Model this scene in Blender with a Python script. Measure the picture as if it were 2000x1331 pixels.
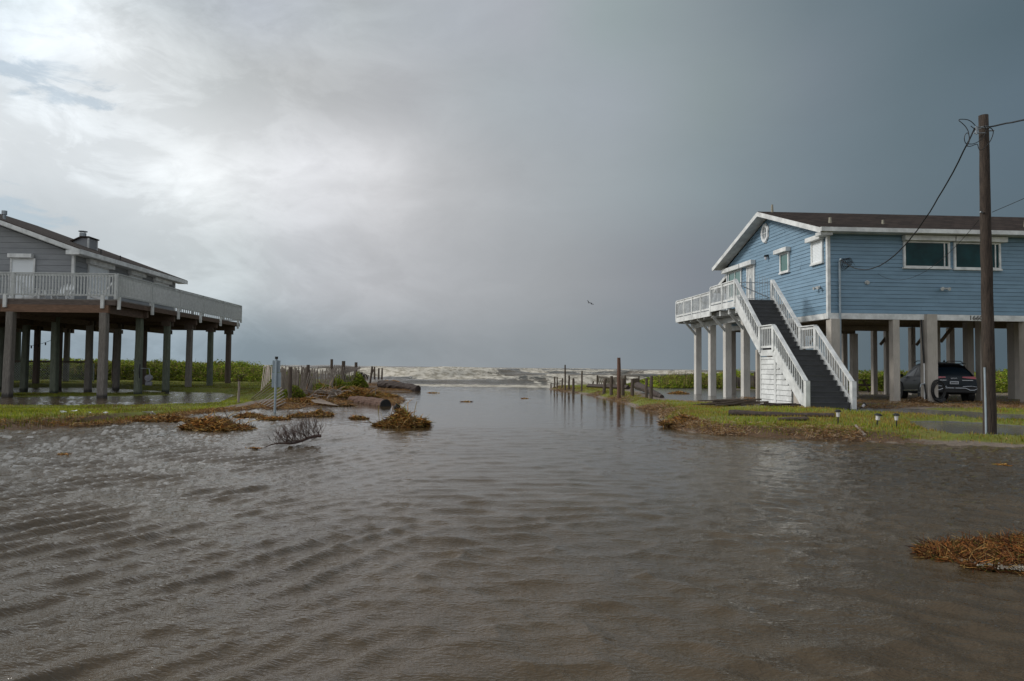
import bpy, math, random
import numpy as np
from math import radians, sin, cos, pi, sqrt, atan2
random.seed(7)
rng = np.random.default_rng(11)
for o in list(bpy.data.objects):
    bpy.data.objects.remove(o)
SC = bpy.context.scene
COL = SC.collection

# ------------------------------------------------------------------ camera
F, PX, PY, H = 1333.33, 930.0, 665.5, 1.5
PITCH, ROLL = radians(2.22), radians(0.66)
cam = bpy.data.cameras.new('camera')
cam.lens = 24; cam.sensor_width = 36; cam.shift_x = 0.035
cam.clip_start = 0.05; cam.clip_end = 9000
co = bpy.data.objects.new('camera', cam); COL.objects.link(co)
_Rx = np.array([[1, 0, 0], [0, cos(pi/2+PITCH), -sin(pi/2+PITCH)], [0, sin(pi/2+PITCH), cos(pi/2+PITCH)]])
_Rz = np.array([[cos(ROLL), -sin(ROLL), 0], [sin(ROLL), cos(ROLL), 0], [0, 0, 1]])
RC = _Rx @ _Rz
from mathutils import Matrix, Vector
M4 = Matrix([list(RC[i]) + [0] for i in range(3)] + [[0, 0, 0, 1]])
M4.translation = Vector((0, 0, H))
co.matrix_world = M4
SC.camera = co

def ray(x, y):
    return RC @ np.array([(x-PX)/F, -(y-PY)/F, -1])
def G(x, y, z=0.0):
    d = ray(x, y); t = (z-H)/d[2]
    return np.array([0, 0, H]) + d*t
def D(x, y, Y):
    d = ray(x, y)
    return np.array([0, 0, H]) + d*(Y/d[1])

# ------------------------------------------------------------------ world (storm sky)
def lin(c):
    return tuple(((v/255)/12.92 if v/255 <= 0.04045 else (((v/255)+0.055)/1.055)**2.4) for v in c)
W = bpy.data.worlds.new('World'); SC.world = W; W.use_nodes = True
nt = W.node_tree; nt.nodes.clear()
class NT:
    def __init__(s, t): s.t = t
    def n(s, typ, **kw):
        nd = s.t.nodes.new(typ)
        for k, v in kw.items():
            if k == 'ins':
                for a, b in v.items():
                    if isinstance(b, bpy.types.NodeSocket): s.t.links.new(b, nd.inputs[a])
                    else: nd.inputs[a].default_value = b
            else: setattr(nd, k, v)
        return nd
    def m(s, op, a, b=None, c=None, clamp=False):
        nd = s.t.nodes.new('ShaderNodeMath'); nd.operation = op; nd.use_clamp = clamp
        for i, v in enumerate((a, b, c)):
            if v is None: continue
            if isinstance(v, bpy.types.NodeSocket): s.t.links.new(v, nd.inputs[i])
            else: nd.inputs[i].default_value = v
        return nd.outputs[0]
    def mix(s, f, a, b, mode='MIX'):
        nd = s.t.nodes.new('ShaderNodeMix'); nd.data_type = 'RGBA'; nd.blend_type = mode
        for i, v in ((0, f), (6, a), (7, b)):
            if isinstance(v, bpy.types.NodeSocket): s.t.links.new(v, nd.inputs[i])
            elif i == 0: nd.inputs[0].default_value = v
            else: nd.inputs[i].default_value = (*v[:3], 1)
        return nd.outputs[2]
    def ss(s, x, a, b):
        nd = s.t.nodes.new('ShaderNodeMapRange'); nd.interpolation_type = 'SMOOTHSTEP'
        s.t.links.new(x, nd.inputs[0]); nd.inputs[1].default_value = a; nd.inputs[2].default_value = b
        return nd.outputs[0]
    def noise(s, vec, scale, detail=4, rough=.55, dist=0):
        nd = s.t.nodes.new('ShaderNodeTexNoise')
        nd.inputs['Scale'].default_value = scale; nd.inputs['Detail'].default_value = detail
        nd.inputs['Roughness'].default_value = rough; nd.inputs['Distortion'].default_value = dist
        if vec is not None: s.t.links.new(vec, nd.inputs['Vector'])
        return nd
    def ramp(s, x, stops, interp='LINEAR'):
        nd = s.t.nodes.new('ShaderNodeValToRGB'); nd.color_ramp.interpolation = interp
        el = nd.color_ramp.elements
        while len(el) < len(stops): el.new(0.5)
        for e, (p, c) in zip(el, stops):
            e.position = p; e.color = (*c[:3], 1)
        s.t.links.new(x, nd.inputs[0])
        return nd.outputs[0]
    def l(s, a, b): s.t.links.new(a, b)
w = NT(nt)
tc = w.n('ShaderNodeTexCoord').outputs['Generated']
nw = w.noise(tc, 1.6, 4, .55)
warp = w.n('ShaderNodeVectorMath', operation='SUBTRACT', ins={0: nw.outputs['Color'], 1: (.5, .5, .5)}).outputs[0]
def vsc(v, s_):
    nd = w.n('ShaderNodeVectorMath', operation='SCALE', ins={0: v}); nd.inputs[3].default_value = s_
    return nd.outputs[0]
dw = w.n('ShaderNodeVectorMath', operation='ADD', ins={0: tc, 1: vsc(warp, .10)}).outputs[0]
sep = w.n('ShaderNodeSeparateXYZ', ins={0: dw})
az = w.m('ARCTAN2', sep.outputs[0], sep.outputs[1])
azu = w.m('ADD', w.m('DIVIDE', az, 2*pi), .5)
sep0 = w.n('ShaderNodeSeparateXYZ', ins={0: dw})
el = w.m('ARCSINE', w.m('MINIMUM', w.m('MAXIMUM', sep0.outputs[2], -1), 1))
def AZ(px): return math.atan((px-930)/1333)/(2*pi)+.5
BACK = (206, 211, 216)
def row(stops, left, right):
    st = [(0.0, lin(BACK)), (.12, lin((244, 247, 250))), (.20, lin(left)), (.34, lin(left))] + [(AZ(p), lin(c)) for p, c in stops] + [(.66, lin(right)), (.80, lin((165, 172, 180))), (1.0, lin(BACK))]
    return w.ramp(azu, st)
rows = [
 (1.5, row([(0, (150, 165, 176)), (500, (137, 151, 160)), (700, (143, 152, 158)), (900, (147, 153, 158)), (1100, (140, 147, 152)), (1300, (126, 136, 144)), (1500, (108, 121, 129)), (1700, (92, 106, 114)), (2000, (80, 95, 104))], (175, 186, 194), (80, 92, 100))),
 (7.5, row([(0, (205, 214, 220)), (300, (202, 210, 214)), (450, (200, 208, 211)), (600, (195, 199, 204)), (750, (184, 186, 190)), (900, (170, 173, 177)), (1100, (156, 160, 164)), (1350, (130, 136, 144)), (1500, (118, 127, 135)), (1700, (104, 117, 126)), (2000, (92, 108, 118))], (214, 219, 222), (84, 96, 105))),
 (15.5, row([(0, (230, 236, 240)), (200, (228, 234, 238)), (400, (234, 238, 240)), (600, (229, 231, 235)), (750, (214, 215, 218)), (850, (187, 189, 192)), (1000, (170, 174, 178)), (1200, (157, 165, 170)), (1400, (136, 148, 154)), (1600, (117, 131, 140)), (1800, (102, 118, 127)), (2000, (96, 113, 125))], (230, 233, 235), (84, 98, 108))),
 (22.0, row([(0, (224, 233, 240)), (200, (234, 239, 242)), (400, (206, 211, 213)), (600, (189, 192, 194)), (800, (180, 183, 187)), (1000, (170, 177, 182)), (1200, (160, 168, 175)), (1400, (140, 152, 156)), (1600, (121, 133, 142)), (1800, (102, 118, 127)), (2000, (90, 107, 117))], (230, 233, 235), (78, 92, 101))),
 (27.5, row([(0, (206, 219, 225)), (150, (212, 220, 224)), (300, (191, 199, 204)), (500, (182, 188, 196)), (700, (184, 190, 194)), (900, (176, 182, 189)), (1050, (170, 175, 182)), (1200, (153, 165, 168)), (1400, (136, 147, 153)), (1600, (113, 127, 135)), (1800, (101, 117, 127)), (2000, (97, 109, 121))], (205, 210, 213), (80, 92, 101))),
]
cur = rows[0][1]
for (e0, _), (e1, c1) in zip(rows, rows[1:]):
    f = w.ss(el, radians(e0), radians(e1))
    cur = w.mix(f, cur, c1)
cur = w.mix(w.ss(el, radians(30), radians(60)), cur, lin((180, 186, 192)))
# cloud texture, strong in the bright left, faint in the storm on the right
mp = w.n('ShaderNodeMapping', ins={0: dw}); mp.inputs['Scale'].default_value = (1, 1, 2.1)
cn = w.noise(mp.outputs[0], 4.2, 9, .60, .45).outputs[0]
amp = w.ramp(azu, [(0, (.25,)*3), (.3, (.5,)*3), (AZ(0), (.95,)*3), (AZ(300), (.8,)*3), (AZ(520), (.5,)*3), (AZ(850), (.20,)*3), (AZ(1200), (.06,)*3), (AZ(2000), (.05,)*3), (1, (.25,)*3)])
k = w.m('MULTIPLY', w.m('SUBTRACT', cn, .505), amp)
k2 = w.m('MULTIPLY', w.m('SUBTRACT', w.ss(w.noise(mp.outputs[0], 9, 8, .62, .6).outputs[0], .42, .60), .5), w.m('MULTIPLY', amp, .16))
k = w.m('MAXIMUM', w.m('ADD', w.m('ADD', w.m('MULTIPLY', k, 1.7), k2), 1.0), w.m('SUBTRACT', .93, w.m('MULTIPLY', w.m('SUBTRACT', .5, cn), .35)))
clouds = w.mix(1.0, cur, w.n('ShaderNodeCombineXYZ', ins={0: k, 1: k, 2: k}).outputs[0], 'MULTIPLY')
# gaps where the clear sky shows
sky = w.n('ShaderNodeTexSky', sky_type='NISHITA', sun_disc=False, sun_elevation=radians(33), sun_rotation=radians(-80))
skyc = w.mix(1.0, sky.outputs[0], (.085, .085, .085), 'MULTIPLY')
mp3 = w.n('ShaderNodeMapping', ins={0: tc}); mp3.inputs['Scale'].default_value = (1, 1, 3)
cn2 = w.noise(mp3.outputs[0], 11, 7, .65, .5).outputs[0]
def gap(px, py, rx, ry):
    d = ray(px, py); d = d/np.linalg.norm(d)
    a0, e0 = math.atan2(d[0], d[1]), math.asin(d[2])
    a = w.m('DIVIDE', w.m('SUBTRACT', az, a0), rx); b = w.m('DIVIDE', w.m('SUBTRACT', el, e0), ry)
    r2 = w.m('ADD', w.m('MULTIPLY', a, a), w.m('MULTIPLY', b, b))
    return w.ss(w.m('SUBTRACT', r2, w.m('MULTIPLY', w.m('SUBTRACT', cn2, .5), 12)), 1.6, -.4)
g = w.m('MAXIMUM', gap(70, 132, .085, .012), gap(110, 182, .055, .009))
g = w.m('MAXIMUM', g, gap(30, 400, .05, .02))
clouds = w.mix(w.m('MULTIPLY', g, .5), clouds, w.mix(.5, skyc, (.42, .56, .64)))
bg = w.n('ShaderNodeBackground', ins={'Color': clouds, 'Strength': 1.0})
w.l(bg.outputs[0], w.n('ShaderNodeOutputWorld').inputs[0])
try: W.cycles.sampling_method = 'MANUAL'; W.cycles.sample_map_resolution = 512
except Exception: pass

# sun: a broad, weak glow from the left through cloud
sl = bpy.data.lights.new('sun', 'SUN'); sl.energy = 2.0; sl.angle = radians(14); sl.color = (1, .965, .91)
so = bpy.data.objects.new('sun', sl); COL.objects.link(so)
_a, _e = radians(-80), radians(33)
sd = Vector((sin(_a)*cos(_e), cos(_a)*cos(_e), sin(_e)))
so.rotation_euler = sd.to_track_quat('Z', 'Y').to_euler()
so.location = (-20, 10, 30)

SC.view_settings.view_transform = 'Standard'; SC.view_settings.look = 'None'
SC.view_settings.exposure = 0; SC.view_settings.gamma = 1

# ------------------------------------------------------------------ helpers
class MB:
    def __init__(s): s.v = []; s.f = []; s.mi = []; s.cur = 0; s.cuts = []
    def add(s, vs, fs):
        b = len(s.v); s.cuts.append((b, len(s.f))); s.v += [tuple(map(float, p)) for p in vs]
        for f in fs: s.f.append(tuple(b+i for i in f)); s.mi.append(s.cur)
        return s
    def box(s, x0, x1, y0, y1, z0, z1):
        return s.add([(x0,y0,z0),(x1,y0,z0),(x1,y1,z0),(x0,y1,z0),(x0,y0,z1),(x1,y0,z1),(x1,y1,z1),(x0,y1,z1)],
                     [(0,3,2,1),(4,5,6,7),(0,1,5,4),(1,2,6,5),(2,3,7,6),(3,0,4,7)])
    def beam(s, p0, p1, w_, h_, up=(0, 0, 1)):
        p0 = np.array(p0, float); p1 = np.array(p1, float); d = p1-p0; d /= np.linalg.norm(d)
        up = np.array(up, float)
        if abs(d @ up) > .98: up = np.array((0, 1, 0.))
        r = np.cross(d, up); r /= np.linalg.norm(r); u = np.cross(r, d)
        vs = []
        for p in (p0, p1):
            for a, b in ((-1,-1),(1,-1),(1,1),(-1,1)): vs.append(p+r*a*w_/2+u*b*h_/2)
        return s.add(vs, [(0,1,2,3),(7,6,5,4),(0,4,5,1),(1,5,6,2),(2,6,7,3),(3,7,4,0)])
    def tube(s, pts, rad, n=8, cap=True, jit=0):
        pts = [np.array(p, float) for p in pts]
        if not hasattr(rad, '__len__'): rad = [rad]*len(pts)
        rings = []; b = len(s.v); ref = None; s.cuts.append((b, len(s.f)))
        for i, p in enumerate(pts):
            d = pts[min(i+1, len(pts)-1)] - pts[max(i-1, 0)]
            L = np.linalg.norm(d); d = d/L if L > 0 else np.array((0, 0, 1.))
            if ref is None:
                ref = np.array((0, 0, 1.)) if abs(d[2]) < .9 else np.array((1., 0, 0))
            r = np.cross(d, ref); r /= (np.linalg.norm(r)+1e-9); u = np.cross(r, d); ref = u
            for k_ in range(n):
                a = 2*pi*k_/n; rr = rad[i]*(1+random.uniform(-jit, jit))
                s.v.append(tuple(p+r*cos(a)*rr+u*sin(a)*rr))
        for i in range(len(pts)-1):
            for k_ in range(n):
                a0 = b+i*n+k_; a1 = b+i*n+(k_+1) % n
                s.f.append((a0, a1, a1+n, a0+n)); s.mi.append(s.cur)
        if cap:
            s.f.append(tuple(b+k_ for k_ in range(n))[::-1]); s.mi.append(s.cur)
            s.f.append(tuple(b+(len(pts)-1)*n+k_ for k_ in range(n))); s.mi.append(s.cur)
        return s
    def prism(s, poly, axis, a0, a1):
        # poly: 2D points; axis 'x','y','z' extrude from a0 to a1
        def mk(p, a):
            return {'x': (a, p[0], p[1]), 'y': (p[0], a, p[1]), 'z': (p[0], p[1], a)}[axis]
        n = len(poly)
        vs = [mk(p, a0) for p in poly]+[mk(p, a1) for p in poly]
        return s.add(vs, [tuple(range(n))[::-1], tuple(range(n, 2*n))]+[(i, (i+1) % n, (i+1) % n+n, i+n) for i in range(n)])
    def build(s, name, mat, parent=None, smooth=False, loc=None, bevel=0):
        me = bpy.data.meshes.new(name)
        me.from_pydata(s.v, [], s.f); me.update()
        mats = mat if isinstance(mat, (list, tuple)) else [mat]
        for m_ in mats: me.materials.append(m_)
        me.polygons.foreach_set('material_index', s.mi)
        if smooth: me.polygons.foreach_set('use_smooth', [True]*len(s.f))
        import bmesh
        bm = bmesh.new(); bm.from_mesh(me); bmesh.ops.recalc_face_normals(bm, faces=bm.faces); bm.to_mesh(me); bm.free()
        o = bpy.data.objects.new(name, me); COL.objects.link(o)
        if parent is not None: o.parent = parent
        if loc is not None: o.location = loc
        if bevel:
            b = o.modifiers.new('bevel', 'BEVEL'); b.width = bevel; b.segments = 2; b.limit_method = 'ANGLE'
        return o

def each(mb, name, m, parent, **k):
    """every shape of the mesh becomes a part of its own"""
    cs = mb.cuts+[(len(mb.v), len(mb.f))]; out = []
    for (v0, f0), (v1, f1) in zip(cs, cs[1:]):
        q = MB(); q.v = mb.v[v0:v1]; q.f = [tuple(i-v0 for i in f) for f in mb.f[f0:f1]]; q.mi = [0]*len(q.f)
        out.append(q.build(name, m, parent, **k))
    return out
def tag(o, label=None, cat=None, group=None, kind=None):
    if label: o['label'] = label
    if cat: o['category'] = cat
    if group: o['group'] = group
    if kind: o['kind'] = kind
    return o
def thing(name, label, cat, loc=(0, 0, 0), rz=0, group=None):
    o = bpy.data.objects.new(name, None); COL.objects.link(o)
    o.location = tuple(float(v) for v in loc); o.rotation_euler = (0, 0, rz); o.empty_display_size = .2
    return tag(o, label, cat, group)
def np_mesh(name, V, Fq, mat, smooth=False, cols=None, parent=None):
    me = bpy.data.meshes.new(name)
    V = np.asarray(V, np.float32); Fq = np.asarray(Fq, np.int32); k_ = Fq.shape[1]
    me.vertices.add(len(V)); me.vertices.foreach_set('co', V.ravel())
    me.loops.add(Fq.size); me.loops.foreach_set('vertex_index', Fq.ravel())
    me.polygons.add(len(Fq)); me.polygons.foreach_set('loop_start', np.arange(0, Fq.size, k_, dtype=np.int32))
    me.polygons.foreach_set('loop_total', np.full(len(Fq), k_, np.int32))
    if smooth: me.polygons.foreach_set('use_smooth', np.ones(len(Fq), bool))
    me.update(calc_edges=True)
    if cols is not None:
        for nm, c in cols.items():
            at = me.color_attributes.new(nm, 'FLOAT_COLOR', 'POINT')
            c4 = np.ones((len(V), 4), np.float32); c4[:, :c.shape[1]] = c
            at.data.foreach_set('color', c4.ravel())
    me.materials.append(mat)
    o = bpy.data.objects.new(name, me); COL.objects.link(o)
    if parent is not None: o.parent = parent
    return o

def fbm(x, y, sc=1.0, octs=4, seed=0, gain=.5):
    """value noise, numpy"""
    r = np.random.default_rng(seed); N = 256
    T = r.random((N, N)); out = 0; a = 1; tot = 0
    x = np.asarray(x, float)*sc; y = np.asarray(y, float)*sc
    for i in range(octs):
        xi = np.floor(x).astype(int); yi = np.floor(y).astype(int)
        fx = x-xi; fy = y-yi; fx = fx*fx*(3-2*fx); fy = fy*fy*(3-2*fy)
        a00 = T[xi % N, yi % N]; a10 = T[(xi+1) % N, yi % N]; a01 = T[xi % N, (yi+1) % N]; a11 = T[(xi+1) % N, (yi+1) % N]
        out = out+a*((a00*(1-fx)+a10*fx)*(1-fy)+(a01*(1-fx)+a11*fx)*fy); tot += a
        a *= gain; x = x*2.03+17.3; y = y*2.03+9.1
    return out/tot-.5
def smooth(a, b, x):
    t = np.clip((x-a)/(b-a), 0, 1); return t*t*(3-2*t)
def sdf(x, y, poly):
    """signed distance, positive inside"""
    poly = np.array(poly)[:, :2]; n = len(poly)
    d = np.full(np.shape(x), 1e9); ins = np.zeros(np.shape(x), bool)
    for i in range(n):
        a = poly[i]; b = poly[(i+1) % n]; ab = b-a
        t = np.clip(((x-a[0])*ab[0]+(y-a[1])*ab[1])/(ab@ab+1e-12), 0, 1)
        d = np.minimum(d, np.hypot(x-a[0]-t*ab[0], y-a[1]-t*ab[1]))
        c = ((a[1] > y) != (b[1] > y))
        with np.errstate(divide='ignore', invalid='ignore'):
            xi = (b[0]-a[0])*(y-a[1])/(b[1]-a[1]+1e-12)+a[0]
        ins ^= c & (x < xi)
    return np.where(ins, d, -d)

# ------------------------------------------------------------------ materials
def mat(name, color, rough=.6, var=.25, scale=3.0, bump=.0, bscale=40, metal=0, stretch=(1, 1, 1), tint=None, spec=.5, coat=0):
    m = bpy.data.materials.new(name); m.use_nodes = True
    t = NT(m.node_tree); b = m.node_tree.nodes['Principled BSDF']
    obj = t.n('ShaderNodeTexCoord').outputs['Object']
    mp_ = t.n('ShaderNodeMapping', ins={0: obj}); mp_.inputs['Scale'].default_value = stretch
    nz = t.noise(mp_.outputs[0], scale, 6, .6)
    lo = tuple(c*(1-var) for c in color); hi = tuple(min(1, c*(1+var)) for c in color)
    if tint: hi = tint
    f = t.ss(nz.outputs[0], .3, .7)
    t.l(t.mix(f, lo, hi), b.inputs['Base Color'])
    b.inputs['Roughness'].default_value = rough; b.inputs['Metallic'].default_value = metal
    b.inputs['Specular IOR Level'].default_value = spec
    if coat: b.inputs['Coat Weight'].default_value = coat; b.inputs['Coat Roughness'].default_value = .06
    if bump:
        nb = t.noise(mp_.outputs[0], bscale, 5, .6)
        bp = t.n('ShaderNodeBump', ins={'Height': nb.outputs[0], 'Strength': bump, 'Distance': .02})
        t.l(bp.outputs[0], b.inputs['Normal'])
    return m
def wood_mat(name, color, dark, scale=6, stretch=(6, 6, .6), rough=.8, stain=0):
    """weathered timber with grain along local z (or as stretch says); stain: wet dark foot below that world height"""
    m = bpy.data.materials.new(name); m.use_nodes = True
    t = NT(m.node_tree); b = m.node_tree.nodes['Principled BSDF']
    obj = t.n('ShaderNodeTexCoord').outputs['Object']
    mp_ = t.n('ShaderNodeMapping', ins={0: obj}); mp_.inputs['Scale'].default_value = stretch
    n1 = t.noise(mp_.outputs[0], scale, 8, .65, .4); n2 = t.noise(obj, .9, 3)
    c = t.mix(t.ss(n1.outputs[0], .3, .72), dark, color)
    c = t.mix(t.m('MULTIPLY', t.ss(n2.outputs[0], .4, .7), .45), c, tuple(v*.55 for v in color))
    if stain:
        geo = t.n('ShaderNodeNewGeometry').outputs['Position']
        z = t.n('ShaderNodeSeparateXYZ', ins={0: geo}).outputs[2]
        zz = t.m('ADD', z, t.m('MULTIPLY', n1.outputs[0], .25))
        c = t.mix(t.ss(zz, stain+.05, stain-.1), c, tuple(v*.22 for v in color))
    t.l(c, b.inputs['Base Color']); b.inputs['Roughness'].default_value = rough
    b.inputs['Specular IOR Level'].default_value = .3
    bp = t.n('ShaderNodeBump', ins={'Height': n1.outputs[0], 'Strength': .5, 'Distance': .02})
    t.l(bp.outputs[0], b.inputs['Normal'])
    return m
def attr_mat(name, rough=.7, spec=.3, trans=0, bump=0, mul=1.0):
    m = bpy.data.materials.new(name); m.use_nodes = True
    t = NT(m.node_tree); b = m.node_tree.nodes['Principled BSDF']
    a = t.n('ShaderNodeAttribute', attribute_name='Col')
    t.l(a.outputs['Color'], b.inputs['Base Color']); b.inputs['Roughness'].default_value = rough
    b.inputs['Specular IOR Level'].default_value = spec
    if trans:
        tr = t.n('ShaderNodeBsdfTranslucent', ins={'Color': a.outputs['Color']})
        mx = t.n('ShaderNodeMixShader', ins={0: trans, 1: b.outputs[0], 2: tr.outputs[0]})
        t.l(mx.outputs[0], m.node_tree.nodes['Material Output'].inputs[0])
    return m

M = {}
M['white'] = mat('white_paint', (.66, .67, .66), .5, .2, 2.6, .12, 60)
M['rail_grey'] = mat('weathered_white_rail_paint', (.50, .515, .51), .6, .12, 7, .2, 50)
M['white_worn'] = mat('worn_white_paint', (.52, .53, .52), .6, .22, 2.2, .2, 50)
M['cream'] = mat('cream_box_paint', (.26, .24, .18), .55, .1, 3)
M['bluesiding'] = mat('blue_siding_paint', (.178, .285, .38), .55, .09, 1.1, .15, 50, stretch=(1, 1, 3))
M['greysiding'] = mat('grey_siding_paint', (.25, .262, .275), .6, .1, 1.1, .15, 50, stretch=(1, 1, 3))
M['bluecore'] = mat('blue_siding_gap_shade', (.075, .115, .145), .8, .1, 2)  # dark colour stands for the shadow in the gaps between boards
M['greycore'] = mat('grey_siding_gap_shade', (.03, .03, .032), .8, .1, 2)  # near black, painted shade for the grey siding's board gaps
M['pile'] = wood_mat('weathered_grey_pile', (.26, .235, .21), (.13, .115, .10), stain=.28)
M['pile_green'] = wood_mat('greenish_treated_pile', (.17, .19, .145), (.085, .095, .072), stain=.28)
M['pile_brown'] = wood_mat('brown_treated_pile', (.17, .13, .105), (.08, .06, .05), stain=.28)
M['beam_red'] = wood_mat('reddish_treated_beam', (.27, .16, .105), (.13, .08, .055), stretch=(.6, 6, 6))
M['beam_grey'] = wood_mat('weathered_rim_joist', (.19, .15, .13), (.09, .072, .064), stretch=(.6, 6, 6))
M['beam_side'] = wood_mat('weathered_side_joist', (.19, .13, .10), (.08, .055, .045), stretch=(6, .6, 6))
M['under'] = wood_mat('unpainted_floor_frame', (.26, .21, .15), (.14, .11, .08), stretch=(3, .6, 3))
M['whitepost'] = wood_mat('white_post_paint_shaded', (.52, .48, .43), (.42, .38, .33), stain=.0)  # white paint dulled: shade under the house put into its colour
M['tread'] = mat('dark_grey_decking', (.045, .047, .05), .45, .2, 3, .2, 60)
M['deckboard'] = mat('deck_boards', (.2, .18, .16), .6, .3, 5)
M['glass'] = mat('window_glass', (.004, .036, .040), .22, .35, 1.2, spec=.2)
M['glass_side'] = mat('green_tinted_glass', (.06, .16, .14), .08, .1, 1.2, coat=.6)
M['dark'] = mat('black_rubber', (.012, .012, .013), .5, .3, 8)
M['wire'] = mat('black_cable', (.008, .008, .009), .55, .2, 8)
M['metal'] = mat('galvanised_steel', (.30, .33, .35), .42, .2, 6, metal=.7)
M['rust'] = mat('rusty_steel', (.2, .09, .04), .7, .3, 20)
M['greymetal'] = mat('grey_pipe_paint', (.30, .36, .40), .5, .12, 3)
M['pole'] = wood_mat('creosoted_pole', (.085, .062, .047), (.014, .011, .009), scale=10, stretch=(7, 7, .45))
M['whitepost_lit'] = wood_mat('white_post_paint_lit', (.66, .64, .60), (.52, .50, .46), stain=.0)  # lighter copy of the stilt paint, daylight included in the colour
M['stick'] = wood_mat('grey_stick', (.15, .115, .09), (.06, .046, .036), scale=9)
M['slat'] = wood_mat('weathered_slat', (.38, .325, .28), (.19, .155, .13), scale=9)
M['redpost'] = wood_mat('reddish_post', (.19, .105, .075), (.09, .05, .035), scale=9)
M['log'] = wood_mat('wet_log', (.10, .075, .065), (.03, .023, .02), scale=7, stretch=(2, 2, 2))
M['palm'] = mat('palm_bark', (.115, .066, .048), .9, .6, 22, 1.0, 40)
M['logend'] = mat('charred_log_end', (.012, .011, .011), .8, .4, 14, .4, 24)
M['branch'] = mat('wet_branch_bark', (.085, .048, .036), .55, .4, 20)
M['strand'] = attr_mat('straw_and_reed', .65, .15, .12)
M['leaf'] = attr_mat('leaves', .6, .12, .4)
M['blade'] = attr_mat('grass_blades', .6, .12, .35)
M['carpaint'] = mat('dark_blue_car_paint', (.004, .011, .019), .42, .1, 2, metal=0, coat=.12, spec=.3)
M['carglass'] = mat('car_glass', (.004, .005, .006), .12, .1, 2, spec=.35)
M['carblack'] = mat('black_plastic', (.01, .01, .011), .6, .2, 5)
M['chrome'] = mat('chrome_trim', (.55, .57, .6), .22, .1, 3, metal=1)
M['redlens'] = mat('red_lens', (.35, .012, .03), .15, .2, 9, coat=1)
M['plate'] = mat('licence_plate', (.5, .52, .56), .4, .1, 9)
M['lampwhite'] = mat('frosted_lamp_glass', (.62, .60, .62), .35, .08, 9)
M['number'] = mat('house_number_metal', (.13, .12, .11), .5, .1, 9)
M['meter'] = mat('grey_meter', (.17, .17, .20), .5, .15, 9)
M['plastic_white'] = mat('white_plastic', (.74, .75, .75), .4, .05, 9)
M['bird'] = mat('bird_feathers', (.02, .02, .022), .7, .2, 9)

def shutter_mat():
    m = bpy.data.materials.new('roller_shutter'); m.use_nodes = True
    t = NT(m.node_tree); b = m.node_tree.nodes['Principled BSDF']
    z = t.n('ShaderNodeSeparateXYZ', ins={0: t.n('ShaderNodeTexCoord').outputs['Object']}).outputs[2]
    fr = t.m('FRACT', t.m('MULTIPLY', z, 1/.058))
    t.l(t.mix(t.ss(fr, .75, .95), (.84, .88, .90), (.55, .57, .60)), b.inputs['Base Color'])
    b.inputs['Roughness'].default_value = .45
    bp = t.n('ShaderNodeBump', ins={'Height': t.m('PINGPONG', fr, .5), 'Strength': .8, 'Distance': .02})
    t.l(bp.outputs[0], b.inputs['Normal']); return m
M['shutter'] = shutter_mat()
def roof_mat():
    m = bpy.data.materials.new('asphalt_shingles'); m.use_nodes = True
    t = NT(m.node_tree); b = m.node_tree.nodes['Principled BSDF']
    uv = t.n('ShaderNodeTexCoord').outputs['Object']
    br = t.n('ShaderNodeTexBrick', ins={'Vector': uv, 'Color1': (.026, .020, .017, 1), 'Color2': (.068, .050, .041, 1), 'Mortar': (.008, .006, .005, 1), 'Scale': 1.0, 'Mortar Size': .012, 'Brick Width': .45, 'Row Height': .28})
    n = t.noise(uv, 5, 6, .7)
    c = t.mix(t.m('MULTIPLY', t.ss(n.outputs[0], .35, .7), .7), br.outputs[0], (.03, .022, .02))
    t.l(c, b.inputs['Base Color']); b.inputs['Roughness'].default_value = .95; b.inputs['Specular IOR Level'].default_value = .12
    bp = t.n('ShaderNodeBump', ins={'Height': br.outputs[1], 'Strength': .7, 'Distance': -.02}); t.l(bp.outputs[0], b.inputs['Normal'])
    return m
M['roof'] = roof_mat()

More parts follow.
